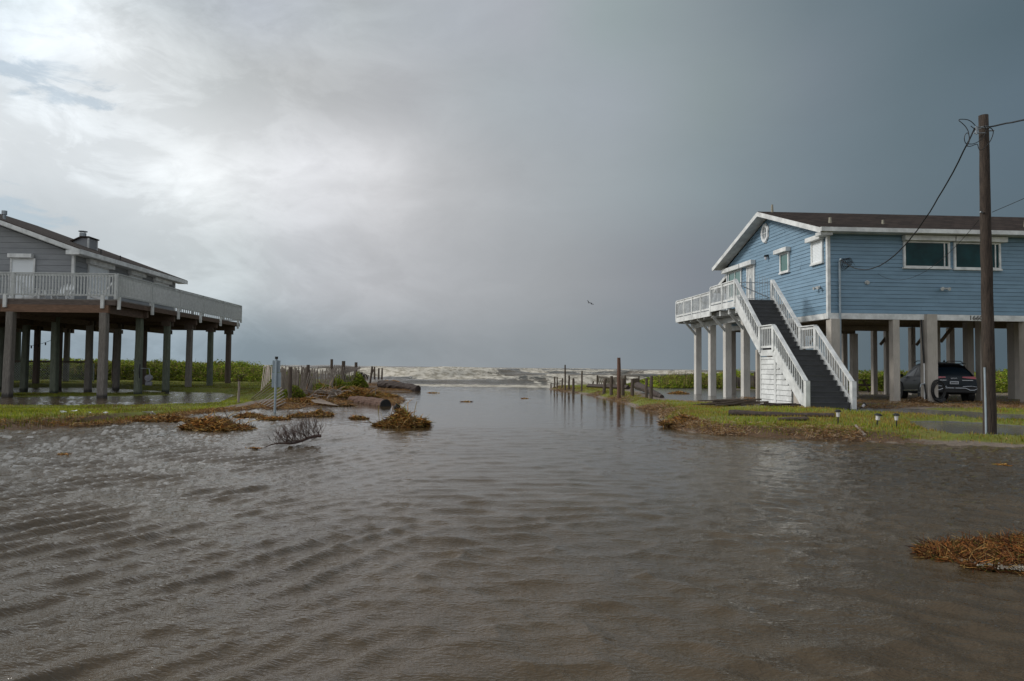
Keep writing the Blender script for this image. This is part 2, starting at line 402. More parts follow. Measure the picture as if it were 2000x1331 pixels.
def water_mat(name, sea=False):
    m = bpy.data.materials.new(name); m.use_nodes = True
    t = NT(m.node_tree); b = m.node_tree.nodes['Principled BSDF']
    pos = t.n('ShaderNodeNewGeometry').outputs['Position']
    b.inputs['IOR'].default_value = 1.333 if sea else 1.48
    if sea: b.inputs['Specular IOR Level'].default_value = .22
    if not sea:
        nz = t.noise(pos, .35, 4)
        t.l(t.mix(t.ss(nz.outputs[0], .3, .7), (.060, .039, .017), (.080, .053, .025)), b.inputs['Base Color'])
        b.inputs['Roughness'].default_value = .025
        # wind ripples: fine anisotropic noise, fading out in the calm far channel
        a = t.n('ShaderNodeAttribute', attribute_name='Col')
        rip = t.n('ShaderNodeSeparateColor', ins={0: a.outputs['Color']})
        mp1 = t.n('ShaderNodeMapping', ins={0: pos}); mp1.inputs['Rotation'].default_value = (0, 0, radians(-12)); mp1.inputs['Scale'].default_value = (7, 15, 1)
        n1 = t.noise(mp1.outputs[0], 1, 3, .6, .5)
        mp2 = t.n('ShaderNodeMapping', ins={0: pos}); mp2.inputs['Rotation'].default_value = (0, 0, radians(35)); mp2.inputs['Scale'].default_value = (22, 50, 1)
        n2 = t.noise(mp2.outputs[0], 1, 2, .6, .3)
        h = t.m('ADD', t.m('MULTIPLY', n1.outputs[0], .012), t.m('MULTIPLY', n2.outputs[0], .0085))
        h = t.m('MULTIPLY', h, rip.outputs[0])
        bp = t.n('ShaderNodeBump', ins={'Height': h, 'Strength': 1.0, 'Distance': 1.0})
        t.l(bp.outputs[0], b.inputs['Normal'])
    else:
        mp1 = t.n('ShaderNodeMapping', ins={0: pos}); mp1.inputs['Scale'].default_value = (.8, .5, 2.4)
        n1 = t.noise(mp1.outputs[0], 1.3, 7, .68, .4)
        mp2 = t.n('ShaderNodeMapping', ins={0: pos}); mp2.inputs['Scale'].default_value = (.05, .22, .3)
        n2 = t.noise(mp2.outputs[0], 1, 5, .6, .8)
        a = t.n('ShaderNodeAttribute', attribute_name='Col')
        fo = t.n('ShaderNodeSeparateColor', ins={0: a.outputs['Color']}).outputs[0]
        k_ = t.m('ADD', t.m('MULTIPLY', t.m('SUBTRACT', n1.outputs[0], .5), 1.1), fo)
        f = t.ss(k_, .42, .62)
        body = t.mix(t.ss(n2.outputs[0], .35, .65), (.045, .042, .032), (.15, .125, .095))
        foam = t.mix(t.ss(n1.outputs[0], .40, .58), (.30, .27, .215), (.57, .53, .455))
        t.l(t.mix(f, body, foam), b.inputs['Base Color'])
        t.l(t.m('ADD', t.m('MULTIPLY', f, .5), .2), b.inputs['Roughness'])
        bp = t.n('ShaderNodeBump', ins={'Height': n1.outputs[0], 'Strength': .5, 'Distance': .25})
        t.l(bp.outputs[0], b.inputs['Normal'])
    return m
M['water'] = water_mat('muddy_flood_water')
M['sea'] = water_mat('stormy_sea', True)

def ground_mat():
    m = bpy.data.materials.new('ground_cover'); m.use_nodes = True
    t = NT(m.node_tree); b = m.node_tree.nodes['Principled BSDF']
    pos = t.n('ShaderNodeNewGeometry').outputs['Position']
    a = t.n('ShaderNodeAttribute', attribute_name='Col')
    s_ = t.n('ShaderNodeSeparateColor', ins={0: a.outputs['Color']})
    grass, straw, wet = s_.outputs
    n1 = t.noise(pos, 9, 6, .7); n2 = t.noise(pos, 1.3, 5, .6); n3 = t.noise(pos, 45, 3, .7)
    sand = t.mix(t.ss(n1.outputs[0], .35, .7), (.15, .12, .095), (.27, .22, .175))
    sand = t.mix(t.m('MULTIPLY', t.ss(n3.outputs[0], .55, .7), .6), sand, (.06, .04, .03))
    gr = t.mix(t.ss(n1.outputs[0], .3, .7), (.10, .125, .012), (.20, .21, .024))
    gr = t.mix(t.m('MULTIPLY', t.ss(n2.outputs[0], .45, .7), .6), gr, (.19, .16, .04))
    st = t.mix(t.ss(n3.outputs[0], .35, .65), (.045, .024, .012), (.17, .10, .05))
    gm = t.ss(t.m('ADD', grass, t.m('MULTIPLY', t.m('SUBTRACT', n2.outputs[0], .5), 1.1)), .35, .6)
    sm = t.ss(t.m('ADD', straw, t.m('MULTIPLY', t.m('SUBTRACT', n1.outputs[0], .5), 1.3)), .38, .6)
    c = t.mix(gm, sand, gr); c = t.mix(sm, c, st)
    wm = t.ss(t.m('ADD', wet, t.m('MULTIPLY', t.m('SUBTRACT', n2.outputs[0], .5), .9)), .42, .58)
    wetc = t.mix(t.ss(n1.outputs[0], .3, .7), (.09, .083, .074), (.15, .14, .125))
    c = t.mix(wm, c, wetc)
    t.l(c, b.inputs['Base Color'])
    t.l(t.m('SUBTRACT', .9, t.m('MULTIPLY', wm, .70)), b.inputs['Roughness'])
    h = t.m('MULTIPLY', t.m('SUBTRACT', 1.0, t.m('MULTIPLY', wm, .96)), n3.outputs[0])
    bp = t.n('ShaderNodeBump', ins={'Height': h, 'Strength': .9, 'Distance': .03}); t.l(bp.outputs[0], b.inputs['Normal'])
    return m
M['ground'] = ground_mat()

# ------------------------------------------------------------------ terrain
def gp(pts, z=0.0): return [tuple(G(x, y, z)[:2]) for x, y in pts]
LEFT = gp([(0, 842), (110, 838), (230, 829), (320, 818), (420, 806), (500, 800), (560, 801), (640, 795), (700, 786), (775, 792), (790, 778), (740, 768), (800, 766), (815, 757), (760, 748), (700, 742)]) + [(-14, 62), (-200, 62), (-200, 15.3), (-18, 15.3)]
POOL = [(-70, 24.2)] + gp([(0, 794), (250, 795), (400, 789), (450, 781), (468, 772), (440, 767), (330, 765), (200, 757.5), (120, 757), (0, 757)]) + [(-70, 42)]
POOLSTRIP = gp([(-200, 776), (120, 775), (330, 772), (330, 767), (200, 768), (0, 768), (-200, 768)])
RIGHT = gp([(1072, 761.5), (1130, 769), (1200, 784), (1250, 800), (1291, 812), (1286, 829), (1350, 845), (1500, 856), (1700, 864), (1850, 869), (2000, 875)]) + [(40, 11.2), (200, 11.2), (200, 64), (30, 64), (14, 62), (9.5, 58)] + gp([(1078, 757)])
DRIVE = gp([(1225, 760), (1330, 757), (1480, 762), (1640, 768), (1640, 798), (1500, 792), (1420, 786), (1290, 778)], .25)
PUD1 = gp([(1640, 796), (1700, 795), (1800, 799), (1950, 808), (2100, 814), (2100, 826), (1950, 822), (1800, 812), (1700, 806), (1640, 804)], .22)
PUD2 = gp([(1760, 822), (1850, 822), (1960, 829), (2100, 836), (2100, 852), (1950, 848), (1860, 846), (1790, 836)], .2)
SLAB = gp([(1800, 786), (1850, 781), (2100, 782), (2100, 800), (1900, 798), (1830, 795)], .28)
def terr(x, y, full=False):
    x = np.asarray(x, float); y = np.asarray(y, float)
    nl = fbm(x, y, .22, 4, 3); nm = fbm(x, y, 1.3, 4, 5); nf = fbm(x, y, 5, 2, 6)
    wob = nm*.7
    dl = sdf(x, y, LEFT)+wob; dr = sdf(x, y, RIGHT)+wob*.8
    z = -.16-.14*smooth(0, -2.5, np.maximum(dl, dr))+.03*nl
    # left yard
    rise = .17*smooth(0, 1.1, dl)+.03*smooth(1, 3, dl)
    rise = rise*(1-.72*smooth(17.5, 21.5, y)*smooth(30, 27, y))
    rise = np.where(x > -9.5, .02+.1*smooth(.5, 5, dl), rise)
    rise = rise+smooth(40, 47, y)*.12
    dp = sdf(x, y, POOL)+nm*.6
    ds = sdf(x, y, POOLSTRIP)
    pool = smooth(-.7, .5, dp)
    poolz = -.05+.075*smooth(-.4, .4, ds+nm*1.2)
    hl = np.where(dl > -.3, rise*(1-pool)+poolz*pool+.025*nm+.06*nl*smooth(1, 4, dl)*(1-pool), -9)
    hl = hl*smooth(-.3, .15, dl)-.16*(1-smooth(-.3, .15, dl))
    z = np.where(dl > -.3, np.maximum(z, hl), z)
    # right yard
    hr = .19*smooth(0, .9, dr)+.08*smooth(1.5, 4.5, dr)+.02*nm+.02*nl
    dd = sdf(x, y, DRIVE)+nm*.6
    hr = hr*(1-smooth(-.4, .4, dd))+.235*smooth(-.4, .4, dd)
    for P_, zz in ((PUD1, .20), (PUD2, .17)):
        q = smooth(-.25, .3, sdf(x, y, P_)+nm*.5); hr = hr*(1-q)+zz*q
    hr = hr*smooth(-.25, .15, dr)-.16*(1-smooth(-.25, .15, dr))
    z = np.where(dr > -.25, np.maximum(z, hr), z)
    dn = smooth(45.2, 48, y)*smooth(57, 52.5, y)*smooth(-10.8, -17.5, x)*.60
    dn = dn+smooth(44.3, 46.5, y)*smooth(55, 51, y)*smooth(11, 15, x)*smooth(22, 19, x)*.25+smooth(41.2, 44, y)*smooth(55, 50, y)*smooth(20, 24, x)*.5
    z = z+dn
    # sea bed beyond the beach
    z = z*(1-smooth(56, 66, y))-1.2*smooth(56, 66, y)
    if not full: return z
    # masks: grass, straw, wet
    gl = smooth(.0, .5, dl)*np.where(x < -8.6, 1, 0)*np.clip(1.05-smooth(1.4, .2, dl)*.35, 0, 1)
    gl = np.where((x > -10.5) & (x < -7) & (y > 28) & (y < 46), .75, gl)
    sl_ = smooth(1.7, .2, dl)*smooth(-.4, .0, dl)
    sl_ = np.where((x > -8) & (dl > -.2), .74+.7*nl, sl_)
    gr = smooth(.05, .6, dr)*.95
    hx = x-13.9; hw = y-26.9
    under = (hx > -4.6) & (hw > -3.2)
    gr = np.where(under & (y < 44), .12, gr)
    gr = np.where(sdf(x, y, DRIVE)+nm > -.4, 0, gr)
    straw = smooth(1.7, .1, dr)*smooth(-.4, 0, dr)*np.clip(.62+1.5*fbm(x, y, .45, 2, 71), 0, 1)*(1-.6*smooth(8.6, 10.5, x)*smooth(18, 15, y))
    straw = np.where((hx > -3) & (hw > -2.8) & (hw < 2.5), .62+nl, straw)
    wet = smooth(-.2, .5, sdf(x, y, DRIVE)+nm*.5)*.9
    wet = np.maximum(wet, smooth(-.1, .3, sdf(x, y, PUD1)+nm*.5)); wet = np.maximum(wet, smooth(-.1, .3, sdf(x, y, PUD2)+nm*.5))
    wet = np.maximum(wet, .35*((x > -8.4) & (dl > -.3) & (x < 0)))
    gr = np.where((dn > .05) & (x > 0), 1, gr); straw = np.where(dn > .05, 0, straw)
    L_ = dl > dr
    grass = np.where(L_, gl, gr); st = np.where(L_, sl_, straw); st = np.where(z < -.03, 0, st)
    return z, grass, np.clip(st, 0, 1), np.clip(wet, 0, 1), np.maximum(dl, dr)
def nonuni(a, b, fine, far):
    core = list(np.arange(a, b+1e-6, fine)); out = []; s_ = fine; p = b
    while p < far: s_ *= 1.35; p += s_; out.append(p)
    s_ = fine; p = a; lo_ = []
    while p > -far: s_ *= 1.35; p -= s_; lo_.append(p)
    return np.array(lo_[::-1]+core+out)
gx = nonuni(-34, 34, .17, 5000); gy = nonuni(9, 64, .15, 5000)
GX, GY = np.meshgrid(gx, gy)
Z, mg, ms, mw, md = terr(GX, GY, True)
def grid_faces(ny, nx):
    i = np.arange(ny*nx).reshape(ny, nx)
    return np.stack([i[:-1, :-1], i[:-1, 1:], i[1:, 1:], i[1:, :-1]], -1).reshape(-1, 4)
def put(name, V, Fq, m, **k): return np_mesh(name, V, Fq, m, **k)
ground = put('ground', np.stack([GX, GY, Z], -1).reshape(-1, 3), grid_faces(len(gy), len(gx)), M['ground'], smooth=True,
             cols={'Col': np.stack([mg, ms, mw], -1).reshape(-1, 3)})
tag(ground, kind='structure')
def zt(x, y): return float(terr(np.array([x]), np.array([y]))[0])
def land(px, py):
    """point of the ground (or the water over it) seen at a place in the photo"""
    z = .1
    for _ in range(8):
        p = G(px, py, z); z = .5*z+.5*max(0, zt(p[0], p[1]))
    return np.array([p[0], p[1], max(0, zt(p[0], p[1]))])

# ------------------------------------------------------------------ flood water: one polar sheet under the viewer
def water_sheet():
    fa = np.radians(np.arange(-50, 50.01, .125)); ca = np.radians(np.arange(54, 306.1, 6))
    th = np.concatenate([fa, ca]); R = [0.9]
    while R[-1] < 60: R.append(R[-1]*1.0062)
    R = np.array(R)
    T, RR = np.meshgrid(th, R)
    x = RR*np.sin(T); y = RR*np.cos(T)
    az_ = x/np.maximum(y, .5)
    wl = smooth(.02, -.30, az_); wr = smooth(.10, .42, az_); wc = 1-np.maximum(wl, wr)*.75
    def wave(nx, ny, lam, sd, wob, sharp=1.6, ws=.35):
        n_ = sqrt(nx*nx+ny*ny); nx /= n_; ny /= n_
        ph = (x*nx+y*ny)/lam*2*pi + wob*fbm(x, y, ws, 3, sd)*2*pi
        s_ = (np.sin(ph)*.5+.5)**sharp
        a_ = np.clip(.55+2.2*fbm(x, y, 1.0, 3, sd+50), .03, 1.5)
        return (s_-.5)*a_
    h = wl*(wave(-.86, .50, .33, 1, 1.7, 2.6)*.052+wave(-.80, .6, .17, 2, 2.4, 2)*.012+wave(-.5, .8, .24, 12, 2.4, 2)*.012)
    h = h+wc*(wave(-.12, 1, .36, 3, 2.2, 2)*.024+wave(.1, 1, .21, 4, 2.6, 2)*.014+wave(-.45, .9, .6, 9, 1.5)*.020)
    def chop(sx, sy, sd, an):
        c_, s_ = cos(an), sin(an); u_ = (x*c_+y*s_)*sx; v_ = (-x*s_+y*c_)*sy
        u_ = u_+1.2*fbm(x, y, .8, 2, sd+5); v_ = v_+1.4*fbm(x, y, .9, 2, sd+6)
        return np.clip(1-np.abs(fbm(u_, v_, 1, 2, sd))*3.4, 0, 1)**1.6-.5
    h = h+chop(1.25, 3.0, 201, radians(6))*.024*(1-wl*.8)+chop(2.4, 5.4, 202, radians(-14))*.011+chop(1.6, 3.8, 203, radians(24))*.012*wr+chop(1.4, 3.9, 204, radians(58))*.014*wl
    h = h+wr*(wave(.62, .78, .31, 5, 2.0, 2)*.024+wave(.3, .95, .18, 6, 2.6, 2)*.011+wave(.8, .35, .46, 7, 1.5)*.014)
    h = h+fbm(x, y, 3.2, 3, 21)*.015+fbm(x, y, .5, 2, 22)*.03
    # calm channel beyond the rippled front
    edge = 16.6+fbm(x, y, .12, 2, 31)*2.0+np.where(x > 3.2, (x-3.2)*.9, 0)+np.where(x < -1.0, -1.2-.25*x, 0)
    sft = .5+np.clip(-1.0-x, 0, 4)*1.1
    calm = smooth(edge-sft, edge+sft, y)*np.where(x < -4, smooth(-8, -4, x)*.6+.4, 1)
    patch = smooth(.02, .14, fbm(x*.5, y*.16, 1, 3, 41))
    calm = calm*(1-.55*patch*smooth(24, 30, y))
    fade = (1-.70*calm)*smooth(60, 50, RR)*smooth(.9, 1.6, RR)
    coarse = (np.abs(T) < np.radians(51)) & True
    rip = np.clip(1-.68*calm, 0, 1)*np.where(y > 30, .8, 1)
    cen = smooth(-.34, -.12, az_)*smooth(.75, .3, az_)
    dist = 1-cen*.62*smooth(5.0, 9.5, y)
    rip = rip*dist; fade = fade*(1-cen*.45*smooth(5.5, 10, y))
    pl = (x < -8.5) & (y > 22)
    rip = np.where(pl, .75, rip); fade = np.where(pl, .34, fade)
    h = h*fade*np.where(coarse, 1, 0)
    # pull the sheet under the land so it never floats over it
    V = np.stack([x, y, h], -1)
    V = np.concatenate([V, V[:, :1]], 1)
    rp = np.concatenate([rip, rip[:, :1]], 1)
    ny, nx = V.shape[:2]
    Fq = grid_faces(ny, nx)
    o = np_mesh('water', V.reshape(-1, 3), Fq, M['water'], smooth=True, cols={'Col': np.stack([rp]*3, -1).reshape(-1, 3)})
    tag(o, kind='structure')
    return o
water_sheet()

def sea_sheet():
    th = np.radians(np.arange(-56, 56.01, .13)); R = [50.0]
    while R[-1] < 5200: R.append(R[-1]*(1.0042 if R[-1] < 520 else 1.06))
    R = np.array(R); T, RR = np.meshgrid(th, R)
    x = RR*np.sin(T); y = RR*np.cos(T)
    h = fbm(x*.45, y, .6, 4, 63)*.42*smooth(56, 85, y)+fbm(x, y, .07, 2, 64)*.22*smooth(60, 120, y)
    fo = .30+.9*fbm(x*.3, y, .22, 4, 67)
    yi = 60.0; i = 0
    while yi < 620:
        yc = yi+fbm(x, x*0+i*7.7, .018, 3, 300+i)*yi*.34+fbm(x, x*0+i*3.1, .10, 2, 400+i)*yi*.05
        d = y-yc; sc_ = .9+yi*.012
        front = np.exp(-(np.minimum(d, 0)/(.9*sc_))**2); back = np.exp(-(np.maximum(d, 0)/(3.4*sc_))**2)
        on = smooth(-.14, .10, fbm(x, x*0+i*5.3, .03, 3, 500+i)+.05)
        A_ = np.clip(.22+(yi-58)*.011, .25, .80)*(.45+.9*on)
        prof = np.where(d < 0, front, back)
        h = h+A_*prof
        brk = smooth(-.10, .12, fbm(x*1.0, y*.0+i*9.1, .055, 3, 600+i)+.03)
        ft = np.exp(-((d+.5*sc_)/(1.5*sc_))**2)
        fo = fo+brk*ft*1.1+brk*np.exp(-(np.maximum(d, 0)/(5*sc_))**2)*(d > 0)*.35-(1-brk)*ft*.75
        yi *= 1.10; i += 1
    h = h+fbm(x, y, 1.2, 3, 65)*.20*smooth(54, 66, y)-.35*smooth(60, 90, y)
    h = h*smooth(1800, 600, RR)+.1*smooth(600, 1600, RR)
    h = np.where(h > 1.1, 1.1+(h-1.1)*.45, h)
    near = smooth(58, 52, y)
    h = h*(1-near)+(.014+.03*fbm(x, y, 1.5, 3, 66))*near+np.where(y < 52.5, -.05*smooth(52.5, 51, y), 0)
    fo = fo+near*.85+.35*smooth(64, 56, y)-.2*smooth(200, 600, y)
    o = np_mesh('sea', np.stack([x, y, h], -1).reshape(-1, 3), grid_faces(len(R), len(th)), M['sea'], smooth=True, cols={'Col': np.stack([np.clip(fo*.5+.25, 0, 1)]*3, -1).reshape(-1, 3)})
    tag(o, kind='structure')
sea_sheet()

# ------------------------------------------------------------------ leaves, blades, strands
def palette(n, cols, jitter=.25):
    cols = np.array(cols); c = cols[rng.integers(0, len(cols), n)]
    return c*(1+rng.uniform(-jitter, jitter, (n, 1)))
def leaves(name, P, size, cols, parent=None, up=.3, mat_='leaf'):
    """a small quad at every point"""
    n = len(P); a = rng.normal(size=(n, 3)); a[:, 2] = a[:, 2]*.6+up; a /= np.linalg.norm(a, axis=1)[:, None]
    b = rng.normal(size=(n, 3)); b -= (a*b).sum(1)[:, None]*a; b /= np.linalg.norm(b, axis=1)[:, None]
    s_ = size*rng.uniform(.5, 1.35, (n, 1))
    V = np.stack([P-a*s_, P+b*s_*.42, P+a*s_, P-b*s_*.42], 1).reshape(-1, 3)
    Fq = np.arange(4*n).reshape(n, 4); C_ = np.repeat(cols, 4, 0)
    return np_mesh(name, V, Fq, M[mat_], cols={'Col': C_}, parent=parent)
def blades(name, P, h, wd, cols, lean=.5, parent=None, mat_='blade'):
    n = len(P); a = rng.uniform(0, 2*pi, n); d = np.stack([np.cos(a), np.sin(a), 0*a], 1)
    q = np.stack([-np.sin(a), np.cos(a), 0*a], 1); hh = h*rng.uniform(.45, 1.3, n)[:, None]
    ln = rng.uniform(0, lean, n)[:, None]
    b0 = P-q*wd; b1 = P+q*wd; mid = P+np.array([0, 0, .6])*hh+d*hh*ln*.3; tip = P+np.array([0, 0, 1.])*hh*(1-ln*.35)+d*hh*ln
    V = np.stack([b0, b1, mid+q*wd*.8, mid-q*wd*.8, tip], 1).reshape(-1, 3)
    i = np.arange(n)[:, None]*5
    Fq = np.concatenate([i+np.array([[0, 1, 2, 3]]), i+np.array([[3, 2, 4, 4]])], 0)
    Fq = np.concatenate([i+np.array([[0, 1, 2, 3]])], 0)
    F3 = i+np.array([[3, 2, 4]])
    # all triangles
    T = np.concatenate([Fq[:, [0, 1, 2]], Fq[:, [0, 2, 3]], F3], 0)
    return np_mesh(name, V, T, M[mat_], cols={'Col': np.repeat(cols, 5, 0)}, parent=parent)
def strands(name, P, L, wd, cols, flat=.25, curl=.5, parent=None, dirs=None):
    """curved stalks: 4-point triangular tubes"""
    n = len(P); d = rng.normal(size=(n, 3)); d[:, 2] *= flat
    if dirs is not None: d = d*.45+dirs
    d /= np.linalg.norm(d, axis=1)[:, None]
    c = rng.normal(size=(n, 3))*curl; c[:, 2] *= .5
    LL = (L*rng.uniform(.35, 1.3, n))[:, None]; ts = (-.5, -.17, .17, .5)
    r = np.cross(d, np.array([0, 0, 1.])); r /= np.linalg.norm(r, axis=1)[:, None]+1e-6; u = np.cross(r, d)
    w_ = wd*rng.uniform(.5, 1.4, (n, 1)); rings = []
    for j, t_ in enumerate(ts):
        cen = P+d*LL*t_+c*LL*(t_*t_-.1)
        ww = w_*(1 if j in (1, 2) else .45)
        for k_ in range(3):
            a = 2*pi*k_/3; rings.append(cen+r*ww*cos(a)+u*ww*sin(a))
    V = np.stack(rings, 1).reshape(-1, 3); i = np.arange(n)[:, None]*12; fs = []
    for j in range(3):
        for k_ in range(3):
            k2 = (k_+1) % 3; fs.append(i+np.array([[j*3+k_, j*3+k2, j*3+3+k2, j*3+3+k_]]))
    return np_mesh(name, V, np.concatenate(fs, 0), M['strand'], cols={'Col': np.repeat(cols, 12, 0)}, parent=parent)
STRAW = [(.46, .20, .045), (.28, .11, .028), (.58, .30, .07), (.10, .045, .018), (.32, .22, .06), (.16, .075, .025), (.52, .36, .15)]
WRACK = [(.34, .13, .035), (.44, .22, .06), (.26, .095, .03), (.14, .05, .018), (.36, .16, .05), (.08, .03, .012), (.05, .022, .012), (.20, .08, .03), (.42, .27, .10), (.10, .10, .02)]
STRAW_G = STRAW*2+[(.20, .20, .03), (.40, .26, .06), (.30, .14, .04)]
LITTER = [(.34, .20, .09), (.20, .105, .045), (.44, .29, .15), (.09, .05, .026), (.55, .42, .28), (.30, .15, .05)]
GRASS = [(.19, .24, .016), (.25, .29, .02), (.13, .18, .014), (.30, .31, .03), (.30, .26, .05)]
DUNE = [(.12, .18, .018), (.18, .24, .022), (.24, .29, .03), (.07, .11, .014), (.30, .31, .05), (.20, .15, .06)]

def scatter(n, x0, x1, y0, y1, f):
    x = rng.uniform(x0, x1, n); y = y0*(y1/y0)**rng.uniform(0, 1, n)
    z, g_, s_, w_, d_ = terr(x, y, True); keep = f(x, y, z, g_, s_, w_, d_)
    return np.stack([x, y, z], -1)[keep]
# lawn grass
P = scatter(210000, -30, -7.5, 15, 46, lambda x, y, z, g_, s_, w_, d_: (z > .0) & (rng.random(len(x)) < g_*np.clip(1.15+2.2*fbm(x, y, .8, 3, 81), .15, 1)))
n = len(P); near = (P[:, 1] < 24)
c = palette(n, GRASS, .3)*(1+1.9*fbm(P[:, 0], P[:, 1], .5, 3, 82))[:, None]
edge_ = smooth(1.5, .1, sdf(P[:, 0], P[:, 1], LEFT))*near
go = (rng.random(n) < edge_*.55+np.clip(2*fbm(P[:, 0], P[:, 1], .7, 2, 79), 0, .4))[:, None]; c = np.where(go, palette(n, [(.26, .15, .045), (.10, .10, .02), (.20, .12, .05)], .4), c)*(1-.35*edge_)[:, None]
tag(blades('left_lawn_grass', P, (np.where(near, .055, .05)*(1+1.2*fbm(P[:, 0], P[:, 1], .9, 2, 88))*(1+1.3*smooth(1.5, .2, sdf(P[:, 0], P[:, 1], LEFT))*near))[:, None], .006, c), 'short green lawn grass around the flooded stilt house on the left', 'grass', kind='stuff')
P = scatter(260000, 4, 34, 11, 50, lambda x, y, z, g_, s_, w_, d_: (z > .03) & (w_ < .4) & (d_ > 0) & (rng.random(len(x)) < g_*np.clip(1.0+2.6*fbm(x, y, .8, 3, 83), .1, 1)))
n = len(P); c = palette(n, GRASS, .3)*(1+1.3*fbm(P[:, 0], P[:, 1], .5, 3, 84))[:, None]
go = (rng.random(n) < np.clip(.42+3*fbm(P[:, 0], P[:, 1], .9, 3, 89), 0, .92))[:, None]; c = np.where(go, palette(n, [(.38, .24, .06), (.26, .15, .045), (.30, .27, .05)], .3), c)
tag(blades('right_bank_grass', P, .07, .006, c), 'green and yellowing grass on the bank in front of the blue house', 'grass', kind='stuff')
# straw litter along both water lines
P = scatter(620000, 3.4, 24, 11, 54, lambda x, y, z, g_, s_, w_, d_: (z > -.03) & (d_ > -.3) & (rng.random(len(x)) < np.clip((s_-.2)*1.5, 0, 1)*np.clip(.55+3.2*fbm(x, y, 1.1, 3, 85), .03, 1)))
P[:, 2] += rng.uniform(0, .09, len(P))*np.clip(.8+3*fbm(P[:, 0], P[:, 1], .8, 3, 86), .1, 2)
tag(strands('right_straw_litter', P, np.full(len(P), .12), .0045, palette(len(P), LITTER), .5), 'brown reed litter washed along the bank in front of the blue house', 'straw litter', kind='stuff')
P = scatter(360000, -22, -.5, 15, 48, lambda x, y, z, g_, s_, w_, d_: (z > -.02) & (d_ > -.3) & (rng.random(len(x)) < np.clip((s_-.3)*1.6, 0, 1)*np.clip(.7+4*fbm(x, y, .6, 3, 87), .05, 1)))
P[:, 2] += rng.uniform(0, .05, len(P))
tag(strands('left_straw_litter', P, np.full(len(P), .13), .0045, palette(len(P), LITTER+STRAW), .4), 'brown reed litter strewn over the wet sand left of the channel', 'straw litter', kind='stuff')

def dune(name, label, x0, x1, y0, y1, hf, n, seed):
    x = rng.uniform(x0, x1, n); y = y0+(y1-y0)*rng.random(n)**1.2
    top = hf(x, y)*(1+1.0*fbm(x, y, .4, 3, seed)+.9*fbm(x, y, 2.2, 2, seed+7))*rng.choice([.85, 1, 1.12], n)
    keep = top > .08; x, y, top = x[keep], y[keep], top[keep]
    zb = terr(x, y); z = np.maximum(zb, .1)+top*rng.random(len(x))**.45
    tint = (1+1.6*fbm(x, y, .35, 3, seed+1))[:, None]*(.8+.5*((z-zb)/np.maximum(top, .1)))[:, None]  # lower leaves tinted darker: depth shading put into the leaf colour
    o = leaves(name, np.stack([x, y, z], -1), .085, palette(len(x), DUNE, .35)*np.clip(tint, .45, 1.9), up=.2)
    tag(o, label, 'dune vegetation', kind='stuff')
    # upright stems for the ragged skyline, joined into the same mass
    return o
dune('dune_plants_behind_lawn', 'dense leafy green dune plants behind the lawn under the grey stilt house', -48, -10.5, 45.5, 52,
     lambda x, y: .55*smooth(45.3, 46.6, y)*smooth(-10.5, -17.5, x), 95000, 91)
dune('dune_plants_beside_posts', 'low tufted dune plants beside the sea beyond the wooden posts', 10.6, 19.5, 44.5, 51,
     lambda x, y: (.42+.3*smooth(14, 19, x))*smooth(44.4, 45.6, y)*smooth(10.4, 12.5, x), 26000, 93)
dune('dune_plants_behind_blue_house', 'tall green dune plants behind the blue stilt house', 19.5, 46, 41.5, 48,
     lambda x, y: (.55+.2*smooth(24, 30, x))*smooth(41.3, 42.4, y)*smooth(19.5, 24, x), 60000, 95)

for nm, x0, x1, y0, y1, n, lab in (('dune_grass', -46, -11.5, 45.8, 50.5, 9000, 'wispy dune grass standing up out of the green plants on the left'), ('dune_grass', 12, 46, 42.5, 49, 11000, 'wispy dune grass standing up out of the green plants on the right')):
    x = rng.uniform(x0, x1, n); y = rng.uniform(y0, y1, n); kp = rng.random(n) < np.clip(.5+4*fbm(x, y, .3, 3, 777), 0, 1); x, y = x[kp], y[kp]
    if x0 > 0:
        kp = (y > 44.6) | (x > 21); x, y = x[kp], y[kp]
    P = np.stack([x, y, terr(x, y)+(.30 if x0 < 0 else .22)], -1)
    tag(blades(nm, P, (.50*(1+1.5*fbm(x, y, .5, 2, 778)))[:, None], .011, palette(len(P), [(.20, .22, .04), (.30, .26, .08), (.14, .17, .03), (.34, .24, .12), (.12, .08, .05)], .3), .55), lab, 'dune grass', kind='stuff')

